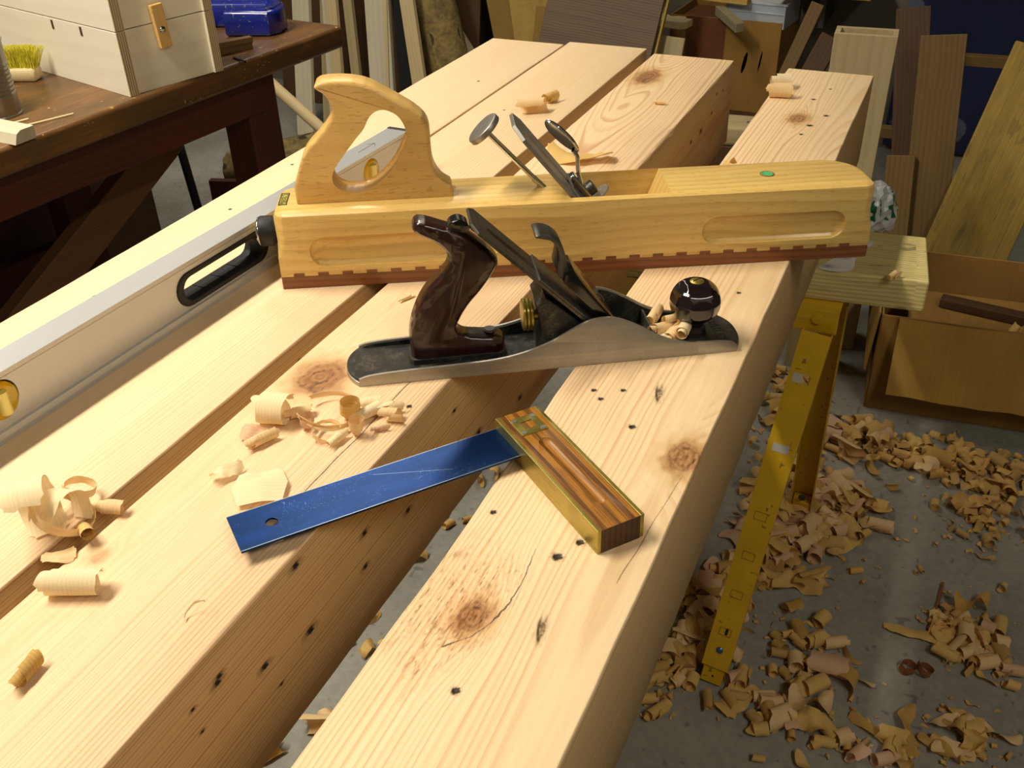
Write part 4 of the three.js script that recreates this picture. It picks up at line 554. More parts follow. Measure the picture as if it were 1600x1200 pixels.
pole('log', 'rough barked log leaning against the wall beside the pale boards', 'log', [-1.53, 0, -3.0], [-1.86, 0.95, -3.19], 0.075, 0.07, bark, 0.09);
pole('pale_pipe', 'smooth pale pipe leaning beside the log', 'pipe', [-1.45, 0, -3.21], [-1.90, 0.60, -3.25], 0.033, 0.033, std({ color: 0xb3aa8e, roughness: 0.5 }));
pole('dark_pole', 'dark brown pole leaning behind the pale pipe', 'pole', [-1.56, 0, -3.40], [-1.98, 0.82, -3.44], 0.03, 0.03, brownD);
const kraft = std({ map: cardTex(21, [172, 142, 74]), roughness: 0.9 }), kraft2 = std({ map: cardTex(25, [146, 116, 58]), roughness: 0.9 });
board('cardboard_sheet', 'folded cardboard sheet leaning right of the pale pipe', 'cardboard', [-1.50, 0, -3.30], [-1.33, 0, -3.30], [-1.68, 0.62, -3.42], 0.012, kraft2);
{
  const o = board('flat_carton', 'flattened carton printed FLOO standing behind the brown veneered panel', 'carton', [-1.388, 0, -3.20], [-1.17, 0, -3.20], [-1.54, 0.60, -3.35], 0.03, kraft);
  const s = slabGeo([-1.388, 0, -3.20], [-1.17, 0, -3.20], [-1.54, 0.60, -3.35], 0.03), ink = std({ color: 0x4a3c20, roughness: 0.8 });
  const tx = new TextGeometry('FLOO', { font: FONT, size: 0.0165, depth: 0.0006, curveSegments: 3 }).rotateZ(-Math.PI / 2).translate(0.056, 0.44, 0.0002); tx.applyMatrix4(s.m); tx.translate(1.388, 0, 3.20);
  part(o, 'print', tx, ink, 'printed letters FLOO running down the carton'); const ln = new THREE.BoxGeometry(0.003, 0.12, 0.0006).translate(0.040, 0.43, 0.0003).applyMatrix4(s.m).translate(1.388, 0, 3.20); part(o, 'print', ln, ink);
}
board('carton_flap', 'narrow carton strip beside the brown veneered panel', 'cardboard', [-1.366, 0, -3.10], [-1.28, 0, -3.10], [-1.352, 0.452, -3.212], 0.006, kraft2);
{
  const o = board('veneered_panel', 'brown walnut veneered panel with a pale edge leaning behind the beam ends', 'panel', [-1.258, 0, -2.75], [-0.895, 0, -2.756], [-1.17, 0.78, -3.02], 0.018, walnutPly, { axis: 'x' });
  const s = slabGeo([-1.258, 0, -2.75], [-0.895, 0, -2.756], [-1.17, 0.78, -3.02], 0.018); const g = triUV(rbox(0.006, s.h, 0.0186, 0.001, s.w + 0.003, s.h / 2, -0.009), 'y'); g.applyMatrix4(s.m).translate(1.258, 0, 2.75); part(o, 'edge_strip', g, wood([196, 164, 66], [166, 130, 44], 83, {}), 'pale yellow edge strip');
}
board('small_board', 'small tan board standing at the edge of the veneered panel', 'board', [-0.875, 0, -2.86], [-0.795, 0, -2.86], [-0.845, 0.449, -2.97], 0.012, greyTan);
// ---------------------------------------------------------------- workbench on the left
const bt = Math.atan2(-0.079, -0.765);            // its long edge runs almost with the beams
const oldW = phy({ map: dataTex(1024, 512, (i, j) => {
  const u = i / 1024, v = j / 512; let n = 0.28 * fbm(u * 7, v * 12, 4) + 0.12 * vn(u * 20, v * 260, 6); let c = [98 * (1 + n), 66 * (1 + n), 32 * (1 + n)];
  const w = vn(u * 240, v * 120, 9) > 0.83 && fbm(u * 10, v * 10, 11) > 0; if (w) c = [190, 160, 104]; const wr = sst(0.3, 0.55, fbm(u * 16 + 2, v * 30, 15)); return [mix(c[0], 150, wr * 0.4), mix(c[1], 104, wr * 0.4), mix(c[2], 48, wr * 0.4)]; }), roughness: 0.45, clearcoat: 0.25, clearcoatRoughness: 0.35 });
const redDark = wood([84, 34, 20], [52, 20, 12], 91, { spacing: 0.012, contrast: 0.5 });
const benchT = thing('workbench', 'old brown varnished workbench with worn front edge and dark red rails', 'workbench', [-1.1152, 0, -1.6744], Math.atan2(0.079, 0.765) * -1);
{ // local: x = to the right (bench lies in -x), z = towards the camera
  const y = BT;
  part(benchT, 'top', triUV(rbox(0.80, 0.042, 1.75, 0.008, -0.40, y - 0.021, 0.875), 'z', 0.9, 0.45), oldW, 'worn brown top with a chipped front edge');
  part(benchT, 'front_rail', triUV(rbox(0.03, 0.074, 1.50, 0.003, -0.055, y - 0.079, 0.95), 'z'), redDark, 'dark red front rail');
  part(benchT, 'end_rail', triUV(rbox(0.66, 0.074, 0.03, 0.003, -0.40, y - 0.079, 0.18), 'x'), redDark);
  for (const [x, z] of [[-0.085, 0.20], [-0.72, 0.20], [-0.72, 1.65], [-0.085, 1.65]]) part(benchT, 'leg', triUV(rbox(0.07, y - 0.042, 0.08, 0.004, x, (y - 0.042) / 2, z), 'y'), redDark);
  const bl = Math.hypot(0.52, 0.5), br = rbox(0.03, 0.07, 1.12, 0.003).rotateX(0.475).translate(-0.19, 0.345, 0.815); part(benchT, 'brace', triUV(br, 'z'), wood([112, 74, 40], [84, 50, 24], 93, {}), 'diagonal wooden brace');
  part(benchT, 'bottom_rail', triUV(rbox(0.03, 0.09, 1.40, 0.003, -0.72, 0.2, 0.92), 'z'), redDark);
}
// things standing on the bench
const bench = (x, z, y = 0) => [x, BT + y, z];
{
  const ply = std({ map: grainTex({ early: [242, 236, 216], late: [228, 216, 184], seed: 95, spacing: 0.03, LU: 0.5, LV: 0.3, contrast: 0.3, wob: 4 }), roughness: 0.6 });
  const plyEdge = std({ map: dataTex(64, 256, (i, j) => { const k = Math.floor(j / 256 * 9), n = 1 + 0.06 * vn(i / 20, j / 3, 5); return (k % 2 ? [150, 124, 92] : [206, 188, 150]).map((e) => e * n); }), roughness: 0.8 });
  const face = Math.atan2(0.1747, 0.0455);          // front runs away from the camera
  const t = thing('plywood_tool_box', 'pale birch plywood box of two tiers with a wooden turn button', 'box', bench(-1.1855, -1.159), face);
  // local x along the front (away), -z = along the side (to the left), y up
  const W = 0.181, D = 0.46, th = 0.017;
  for (const [y0, h, nm] of [[0, 0.098, 'lower_tier'], [0.0995, 0.10, 'upper_tier']]) {
    for (const x of [0, W - th]) { const s = part(t, 'side_board', triUV(rbox(th, h, D, 0.0006, x + th / 2, y0 + h / 2, -D / 2), 'z', 0.5, 0.3), ply);
      part(s, 'ply_edge', triUV(new THREE.BoxGeometry(th - 0.0008, h - 0.0008, 0.0008), 'y', 0.1, th, [0, 0.5]).translate(x + th / 2, y0 + h / 2, 0.0003), plyEdge, 'layered plywood end grain'); }
    part(t, 'front_board', triUV(rbox(W - 2 * th, h, 0.012, 0.0005, W / 2, y0 + h / 2, -0.011), 'x', 0.5, 0.3), ply);
    part(t, 'back_board', triUV(rbox(W - 2 * th, h, 0.012, 0.0005, W / 2, y0 + h / 2, -D + 0.008), 'x', 0.5, 0.3), ply);
  }
  part(t, 'lid', triUV(rbox(W, 0.009, D, 0.0006, W / 2, 0.204, -D / 2), 'z', 0.5, 0.3), ply);
  const b = part(t, 'turn_button', triUV(rbox(0.021, 0.066, 0.009, 0.001).rotateZ(0.06).translate(0.079, 0.094, 0.0005), 'y', 0.2, 0.1), beechHandle, 'small beech turn button');
  part(b, 'screw', lathe([[0, 0.0024], [0.003, 0.0022], [0.0055, 0.0006], [0.0058, 0], [0, 0]], 20).rotateX(Math.PI / 2).translate(0.079, 0.088, 0.005), chrome);
  for (const z of [-0.10, -0.185]) part(t, 'biscuit_mark', new THREE.BoxGeometry(0.0008, 0.014, 0.006).translate(-0.0002, 0.088, z), brownD);
}
{ // ribbed tin can
  const t = thing('tin_can', 'ribbed bare tin can standing at the worn workbench edge', 'can', bench(-1.322, -1.018), 0);
  const P = [[0.038, 0], [0.0385, 0.002], [0.0375, 0.004], [0.0375, 0.03]]; for (let k = 0; k < 8; k++) { P.push([0.0375, 0.032 + k * 0.006], [0.0362, 0.035 + k * 0.006]); } P.push([0.0375, 0.083], [0.0375, 0.106], [0.0385, 0.108], [0.0375, 0.110], [0.0365, 0.108], [0.0362, 0.003], [0, 0.003]);
  part(t, 'body', smooth(lathe(P, 48), 0.4), std({ color: 0x9a968c, metalness: 0.85, roughness: 0.38 })); part(t, 'rim_wire', new THREE.TorusGeometry(0.038, 0.0014, 8, 40).rotateX(Math.PI / 2).translate(0, 0.109, 0), steel);
}
{ // brush with yellow bristles
  const t = thing('bristle_brush', 'small brush with yellow bristles lying behind the tin can', 'brush', bench(-1.432, -1.175), 0.35);
  part(t, 'handle', triUV(smooth(rbox(0.10, 0.022, 0.034, 0.006, -0.02, 0.011, 0), 0.6), 'x'), paleW);
  const bs = [], R = rng(5); for (let k = 0; k < 420; k++) { const x = -0.015 + (R() - 0.5) * 0.05, z = (R() - 0.5) * 0.024, g = new THREE.CylinderGeometry(0.0005, 0.0006, 0.034, 4, 1).translate(0, 0.017, 0).rotateX((R() - 0.5) * 0.5 + z * 12).rotateZ((R() - 0.5) * 0.5 - (x + 0.015) * 12); g.translate(x + 0.02, 0.021, z); bs.push(g); }
  const o = part(t, 'bristles', merge(bs), std({ color: 0xdcd23a, roughness: 0.6 }), 'yellow bristles'); o.userData.kind = 'stuff';
}
{ // bevelled offcut over the bench edge
  solo('wooden_offcut', triUV(smooth(ext([[0, 0], [0.036, 0], [0.030, 0.014], [0.022, 0.018], [0, 0.018]], 0.16, 0.0006, { center: false }), 0.3).rotateY(-Math.PI / 2), 'x'), whiteW, 'pale slope-edged strip lying at the worn workbench edge', 'offcut', bench(-1.180, -0.962), Math.PI * -0.02);
}
{ // blue clamp frame
  const t = thing('blue_clamp', 'thick blue painted C clamp lying on the workbench behind the plywood box', 'clamp', bench(-1.262, -1.580), 0.35);
  const blue = phy({ map: dataTex(256, 256, (i, j) => { const n = 1 + 0.1 * fbm(i / 30, j / 30, 4); return vn(i / 8, j / 8, 7) > 0.84 ? [132, 126, 92] : [16 * n, 34 * n, 132 * n]; }), roughness: 0.25, clearcoat: 0.8, clearcoatRoughness: 0.12 });
  const C = [[-0.11, 0.05], [0.02, 0.055], [0.055, 0.042], [0.068, 0.012], [0.066, -0.03], [0.05, -0.05], [-0.035, -0.05], [-0.035, -0.022], [0.025, -0.024], [0.040, -0.010], [0.040, 0.010], [0.025, 0.026], [-0.11, 0.022]];
  const fr = part(t, 'frame', triUV(smooth(ext(C, 0.046, 0.007, { seg: 3 }), 0.7).rotateX(-Math.PI / 2).translate(0, 0.023, 0), 'x', 0.1, 0.1), blue);
  part(fr, 'web', triUV(smooth(ext([[-0.10, 0.046], [0.018, 0.05], [0.05, 0.038], [0.061, 0.01], [0.059, -0.028], [0.046, -0.044], [-0.03, -0.044], [-0.03, -0.028], [0.028, -0.03], [0.046, -0.012], [0.046, 0.012], [0.028, 0.032], [-0.10, 0.028]], 0.050, 0.002).rotateX(-Math.PI / 2).translate(0, 0.025, 0), 0.6), 'x', 0.1, 0.1), blue);
  part(t, 'screw_spindle', cyl(0.0065, 0.0065, 0.11, 16).rotateZ(Math.PI / 2).rotateY(Math.PI / 2).translate(-0.09, 0.024, 0.0), steel);
}
solo('stick_bundle', triUV(merge([rbox(0.10, 0.012, 0.016, 0.001, 0, 0.006, 0), rbox(0.095, 0.010, 0.015, 0.001, 0.004, 0.017, 0.002)]), 'x'), brownW, 'small brown stick bundle between the plywood box and the blue clamp', 'stick', bench(-1.205, -1.425), 1.1);
solo('thin_rod', tube([[-0.02, 0.0022, 0], [0.02, 0.0022, 0]], 0.0018, 6, 8), blackRubber, 'thin black rod lying at the corner of the plywood box', 'rod', bench(-1.150, -1.392), -0.4);
for (const [x, z, l, a, lb] of [[-1.225, -1.02, 0.09, 1.2, 'long thin wood splinter lying on the bench before the plywood box'], [-1.262, -1.00, 0.04, 1.25, 'short wood splinter beside the tin can']]) solo('wood_splinter', triUV(rbox(l, 0.002, 0.005, 0.0005, 0, 0.001, 0), 'x'), paleW, lb, 'splinter', bench(x, z), a);
// ---------------------------------------------------------------- under and behind the bench
pole('round_pole', 'straight round wooden pole slanting below the workbench corner', 'pole', [-1.585, 0.31, -2.22], [-1.80, 0.49, -2.20], 0.016, 0.016, paleW);
pole('rough_stump', 'short rough split log lying below the workbench corner', 'log', [-1.78, 0.225, -2.04], [-1.47, 0.29, -2.16], 0.055, 0.06, bark, 0.16);
solo('dark_crate', triUV(merge([rbox(0.34, 0.02, 0.18, 0.003, 0, 0.16, 0), ...[0, 1].map((k) => rbox(0.34, 0.07, 0.015, 0.003, 0, 0.04 + k * 0.083, 0.085)), rbox(0.015, 0.15, 0.15, 0.003, -0.16, 0.075, 0), rbox(0.015, 0.15, 0.15, 0.003, 0.16, 0.075, 0)]), 'x'), redDark, 'dark slatted crate on the floor under the split log', 'crate', [-1.62, 0, -2.10], 0.3);
pole('black_rod', 'thin black rod standing on the floor under the workbench', 'rod', [-1.86, 0, -1.98], [-1.98, 0.62, -2.04], 0.012, 0.012, blackRubber);
for (const [x, z, h, lb] of [[-1.62, -1.84, 0.30, 'upright dark red plank behind the workbench leg'], [-1.48, -1.86, 0.27, 'upright dark plank before the dark crate'], [-1.36, -1.92, 0.30, 'upright dark red board near the slanting pole']]) solo('dark_board', triUV(rbox(0.10, h, 0.02, 0.002, 0, h / 2, 0), 'y'), h > 0.28 ? redDark : brownD, lb, 'board', [x, 0, z], 0.3);
solo('dark_chest', triUV(rbox(0.42, 0.46, 0.62, 0.01, 0, 0.23, 0), 'x'), brownD, 'low dark chest in the shadow under the workbench', 'chest', [-2.17, 0, -1.62], 0.1);
// ---------------------------------------------------------------- plane shavings
// a curl: ribbon wound round a lying axis (x), radius r0 -> r1, so many turns, width w, drift along the axis
function curlGeo({ r0 = 0.009, r1 = 0.012, turns = 1.4, w = 0.03, drift = 0.01, seed = 1, n = 30, jag = 0.12, a0 = 0 }) {
  const pos = [], uv = [], idx = [], m = 4;
  for (let k = 0; k <= n; k++) { const t = k / n, a = a0 + t * turns * Math.PI * 2, r = mix(r0, r1, t) * (1 + 0.06 * vn(t * 6, 1, seed)); const ww = w * (1 + jag * vn(t * 5, 3, seed)) * (t < 0.06 || t > 0.94 ? 0.8 : 1);
    for (let q = 0; q <= m; q++) { const s = q / m - 0.5, rr = r * (1 + 0.05 * vn(t * 4 + 3, s * 3, seed + 2)); const e = (k === 0 || k === n) ? 0.10 * vn(q * 1.7, k, seed + 5) : 0; pos.push(s * ww + drift * (t - 0.5) + 0.0006 * vn(t * 20, q, seed), Math.sin(a + e) * rr, Math.cos(a + e) * rr); uv.push(t * turns * Math.PI * 2 * r / 0.1, s * ww / 0.03); } }
  for (let k = 0; k < n; k++) for (let q = 0; q < m; q++) { const a = k * (m + 1) + q, b = a + m + 1; idx.push(a, b, a + 1, b, b + 1, a + 1); }
  const g = new THREE.BufferGeometry(); g.setAttribute('position', new THREE.Float32BufferAttribute(pos, 3)); g.setAttribute('uv', new THREE.Float32BufferAttribute(uv, 2)); g.setIndex(idx); g.computeVertexNormals(); return g;
}
// a flat-ish strip that waves and twists
function stripGeo({ len = 0.08, w = 0.03, wave = 0.008, twist = 0.8, seed = 1, n = 24, bend = 0.6 }) {
  const pos = [], uv = [], idx = [], m = 4;
  for (let k = 0; k <= n; k++) { const t = k / n, x = (t - 0.5) * len, tw = twist * vn(t * 2, 4, seed), ww = w * (1 + 0.3 * vn(t * 4, 2, seed)) * (t < 0.05 || t > 0.95 ? 0.6 : 1), y = 0.004 + wave * (0.5 + 0.5 * vn(t * 3, 6, seed)), z = bend * len * 0.3 * Math.sin(t * Math.PI) ;
    for (let q = 0; q <= m; q++) { const s = (q / m - 0.5) * ww; pos.push(x + 0.1 * s * vn(t * 6, 8, seed), y + s * Math.sin(tw) + 0.25 * Math.abs(s) * vn(t * 5, q, seed + 4), z + s * Math.cos(tw)); uv.push(x / 0.1, s / 0.03); } }
  for (let k = 0; k < n; k++) for (let q = 0; q < m; q++) { const a = k * (m + 1) + q, b = a + m + 1; idx.push(a, b, a + 1, b, b + 1, a + 1); }
  const g = new THREE.BufferGeometry(); g.setAttribute('position', new THREE.Float32BufferAttribute(pos, 3)); g.setAttribute('uv', new THREE.Float32BufferAttribute(uv, 2)); g.setIndex(idx); g.computeVertexNormals(); return g;
}
const sit = (g) => { g.computeBoundingBox(); const b = g.boundingBox; g.translate(-(b.min.x + b.max.x) / 2, -b.min.y + 0.0003, -(b.min.z + b.max.z) / 2); return g; };
const shavTex = (a, b, seed) => grainTex({ early: a, late: b, seed, spacing: 0.0028, LU: 0.1, LV: 0.03, contrast: 0.5, W: 128, H: 64, speck: 0.04 });
const shavM = (a, b, seed) => phy({ map: shavTex(a, b, seed), roughness: 0.75, side: THREE.DoubleSide, transmission: 0.18, thickness: 0 });
const SM = { pale: shavM([246, 226, 184], [230, 196, 140], 3), cream: shavM([240, 210, 158], [220, 174, 112], 5), gold: shavM([226, 190, 112], [198, 154, 76], 7), ochre: shavM([204, 164, 86], [172, 128, 56], 9), pink: shavM([224, 186, 150], [200, 152, 116], 11), brown: shavM([150, 88, 44], [108, 56, 26], 13) };
// --- individual shavings lying on the beams
const onBeam = (x, z, y = 0) => [x, BT + y, z];
function shaving(g, m, label, x, z, turn, name = 'wood_shaving', y = 0) { return solo(name, sit(g), m, label, 'shaving', onBeam(x, z, y), turn); }
const lie = (g, ax, az = 0) => g.rotateX(ax).rotateZ(az);
// tangled curl cluster over the gap
shaving(curlGeo({ r0: 0.018, r1: 0.022, turns: 0.72, w: 0.026, seed: 21, a0: 0.6 }), SM.pale, 'widest shaving roll at the foot of the tangle bridging the gap between two beams', -0.524, -0.336, 0.9);
shaving(lie(curlGeo({ r0: 0.0200, r1: 0.0225, turns: 1.15, w: 0.0075, drift: 0.008, seed: 22, a0: 1 }), 0, 1.05), SM.cream, 'big open ring shaving standing in the tangle over the gap', -0.507, -0.343, 0.5, 'wood_shaving', 0);
shaving(lie(curlGeo({ r0: 0.010, r1: 0.0125, turns: 1.2, w: 0.006, drift: 0.006, seed: 23 }), 0, 1.2), SM.cream, 'small ring shaving on top of the tangle over the gap', -0.520, -0.372, 0.8, 'wood_shaving', 0.004);
shaving(curlGeo({ r0: 0.015, r1: 0.0165, turns: 0.62, w: 0.016, seed: 24, a0: 0.2 }), SM.pale, 'bright half-round shaving inside the big open ring', -0.506, -0.345, 0.25, 'wood_shaving', 0.001);
shaving(curlGeo({ r0: 0.003, r1: 0.0055, turns: 2.4, w: 0.014, seed: 25 }), SM.cream, 'tight little scroll at the right of the tangle over the gap', -0.490, -0.368, 0.3, 'wood_shaving', 0);
shaving(lie(curlGeo({ r0: 0.002, r1: 0.005, turns: 2.6, w: 0.016, drift: 0.012, seed: 26 }), 0, 0.3), SM.gold, 'cone scroll at the front of the tangle over the gap', -0.488, -0.342, -0.5, 'wood_shaving', 0.0005);
shaving(stripGeo({ len: 0.022, w: 0.014, wave: 0.002, twist: 0.5, seed: 27, bend: 0.1 }), SM.cream, 'flat shaving end hanging from the tangle over the gap', -0.489, -0.318, 0.7);
shaving(curlGeo({ r0: 0.0075, r1: 0.0095, turns: 1.5, w: 0.032, seed: 31, jag: 0.08 }), SM.pale, 'lone pale tube-shaped shaving on the beam corner below the tangle', -0.456, -0.298, 0.42);
shaving(curlGeo({ r0: 0.0035, r1: 0.0055, turns: 1.3, w: 0.017, seed: 32 }), SM.ochre, 'little brown curl beside the lone pale tube', -0.429, -0.234, 1.75);
shaving(lie(curlGeo({ r0: 0.0065, r1: 0.0075, turns: 0.5, w: 0.0016, seed: 33, a0: 1 }), 0, 1.5), SM.pale, 'thin crescent sliver lying alone on the knotty beam', -0.367, -0.312, 0.3);
shaving(curlGeo({ r0: 0.010, r1: 0.0135, turns: 1.35, w: 0.024, seed: 34, a0: 0.8 }), SM.pale, 'fat pale roll beside the knot near the iron plane heel', -0.4475, -0.508, 0.25);
shaving(curlGeo({ r0: 0.0035, r1: 0.0050, turns: 1.6, w: 0.016, seed: 35 }), SM.cream, 'small roll against the fat pale roll', -0.432, -0.520, 0.75);
shaving(curlGeo({ r0: 0.0035, r1: 0.0055, turns: 1.2, w: 0.021, seed: 36 }), SM.cream, 'slender pointed roll in front of the fat pale roll', -0.4385, -0.478, 1.2);
shaving(stripGeo({ len: 0.022, w: 0.016, wave: 0.003, twist: 0.6, seed: 37, bend: 0.1 }), SM.pink, 'pinkish flake beside the slender pointed roll', -0.450, -0.484, 0.3);
shaving(lie(curlGeo({ r0: 0.0250, r1: 0.0275, turns: 0.82, w: 0.0052, drift: 0.004, seed: 38, a0: 2.2, n: 44 }), 0, 1.42), SM.cream, 'wide thin ribbon loop among the curls by the blade', -0.4055, -0.530, 0.4);
shaving(lie(curlGeo({ r0: 0.010, r1: 0.0115, turns: 0.8, w: 0.004, seed: 39 }), 0, 1.35), SM.cream, 'small thin ribbon loop joined to the wide loop', -0.396, -0.505, 0.9);
shaving(lie(curlGeo({ r0: 0.003, r1: 0.0095, turns: 3.0, w: 0.010, seed: 40, n: 60 }), 0, 1.5), SM.gold, 'spiral coil standing inside the wide ribbon loop', -0.391, -0.533, 0);
shaving(curlGeo({ r0: 0.0045, r1: 0.0055, turns: 1.7, w: 0.018, seed: 41 }), SM.pale, 'bright upright roll beside the spiral coil', -0.3785, -0.541, 1.15);
shaving(curlGeo({ r0: 0.004, r1: 0.005, turns: 1.5, w: 0.014, seed: 42 }), SM.pale, 'short roll leaning behind the spiral coil', -0.386, -0.553, 0.6);
shaving(lie(curlGeo({ r0: 0.002, r1: 0.0068, turns: 2.8, w: 0.008, seed: 43, n: 50 }), 0, 1.5), SM.cream, 'small snail coil at the front of the curls', -0.3735, -0.516, 0);
shaving(lie(curlGeo({ r0: 0.003, r1: 0.0065, turns: 1.8, w: 0.007, seed: 44 }), 0, 1.5), SM.pink, 'little pinkish coil under the thin ribbon loop', -0.4145, -0.508, 0);
shaving(curlGeo({ r0: 0.0045, r1: 0.007, turns: 1.1, w: 0.013, seed: 45 }), SM.cream, 'cupped curl at the outer end of the group of curls', -0.359, -0.544, 0.3);
shaving(curlGeo({ r0: 0.004, r1: 0.006, turns: 1.0, w: 0.015, seed: 46, a0: 1 }), SM.pale, 'folded pale curl between the bright roll and the cupped curl', -0.366, -0.553, 0.9);
shaving(curlGeo({ r0: 0.003, r1: 0.0042, turns: 1.2, w: 0.015, seed: 47 }), SM.pale, 'thin dark-mouthed roll in front of the small ribbon loop', -0.384, -0.502, 1.5);
shaving(curlGeo({ r0: 0.0018, r1: 0.003, turns: 1.2, w: 0.009, seed: 48 }), SM.pink, 'tiny pink shell-like curl near the beam edge', -0.3605, -0.528, 0.8);
{ // broad folded sheet partly under the blade
  const g = new THREE.PlaneGeometry(0.043, 0.040, 16, 16).rotateX(-Math.PI / 2), p = g.attributes.position; for (let i = 0; i < p.count; i++) { const x = p.getX(i), z = p.getZ(i); const r = x > 0.012 ? (x - 0.012) : 0; p.setY(i, 0.006 + 0.002 * vn(x * 60, z * 60, 4) - 6 * r * r - (x < -0.012 ? 9 * (x + 0.012) ** 2 : 0) + 0.003 * Math.sin((z + 0.02) * 60)); p.setX(i, x * (1 - 0.2 * Math.abs(z) / 0.02) - r * 0.25); } g.computeVertexNormals();
  shaving(g, SM.pale, 'broad folded shaving sheet tucked against the blue blade', -0.4055, -0.4310, 0.62);
  shaving(stripGeo({ len: 0.026, w: 0.012, wave: 0.006, twist: 1.2, seed: 51, bend: 0.2 }), SM.pale, 'crumpled shaving scrap beside the folded sheet', -0.437, -0.434, 1.0);
}
shaving(curlGeo({ r0: 0.008, r1: 0.012, turns: 0.8, w: 0.042, seed: 52, drift: 0.012 }), SM.cream, 'cone curl on the unknotted beam beyond the wooden plane', -0.556, -1.300, 0.55);
shaving(curlGeo({ r0: 0.006, r1: 0.009, turns: 1.2, w: 0.018, seed: 53 }), SM.gold, 'crumpled little curl beside the cone curl', -0.549, -1.355, 1.2);
shaving(stripGeo({ len: 0.085, w: 0.030, wave: 0.010, twist: 0.7, seed: 54, bend: 0.3 }), SM.gold, 'long wavy shaving lying behind the open throat of the wooden plane', -0.422, -1.142, 0.3);
shaving(curlGeo({ r0: 0.008, r1: 0.012, turns: 1.4, w: 0.022, seed: 55 }), SM.pale, 'white curl near the far end of the torn-grain beam', -0.2425, -1.535, 0.5);
shaving(curlGeo({ r0: 0.007, r1: 0.012, turns: 1.2, w: 0.030, seed: 56 }), SM.cream, 'cream roll in front of the white curl', -0.236, -1.492, 0.2);
shaving(curlGeo({ r0: 0.0025, r1: 0.004, turns: 1.2, w: 0.014, seed: 57 }), SM.cream, 'tiny curl on the far part of the knotty beam', -0.393, -1.400, 0.2);
shaving(curlGeo({ r0: 0.0012, r1: 0.002, turns: 1, w: 0.014, seed: 58 }), SM.pale, 'tiny sliver between the wooden plane and the iron tote', -0.448, -0.728, 1.2);
solo('wood_shaving', sit(stripGeo({ len: 0.04, w: 0.022, wave: 0.01, twist: 0.9, seed: 59 })), SM.gold, 'bent flake caught at the left edge of the torn-grain beam', 'shaving', [-0.243, BT, -1.17], 1.2);
solo('wood_shaving', sit(curlGeo({ r0: 0.003, r1: 0.006, turns: 1.1, w: 0.017, seed: 60 })), SM.cream, 'small twisted curl on the bare end of the sawhorse timber', 'shaving', [-0.020, BT - 0.1398, -1.233], 1.2);
// in the mouth of the iron plane
{ const R = rng(77); const th = Math.atan2(0.177, 0.286), P = [[0.268, 0.010, 0.35], [0.272, 0.022, 0.5], [0.280, 0.014, 0.3], [0.276, 0.032, 0.6], [0.284, 0.026, 0.2], [0.270, 0.040, 0.5], [0.288, 0.010, 0.9]];
  P.forEach(([l, w, a], i) => { const x = -0.412 + Math.cos(th) * l - Math.sin(th) * w, z = -0.575 - Math.sin(th) * l - Math.cos(th) * w; solo('mouth_shaving', sit(curlGeo({ r0: 0.0035, r1: 0.0055 + 0.002 * R(), turns: 1.0 + R(), w: 0.014 + 0.012 * R(), seed: 80 + i }).rotateZ(0.5 * (R() - 0.5))), i % 3 ? SM.cream : SM.pale, 'rolled shaving in the mouth of the iron plane before the knob', 'shaving', [x, BT + 0.0068 + (i > 3 ? 0.008 : 0), z], 0.8 + R() * 1.4, 'shavings in the mouth of the iron plane'); }); }
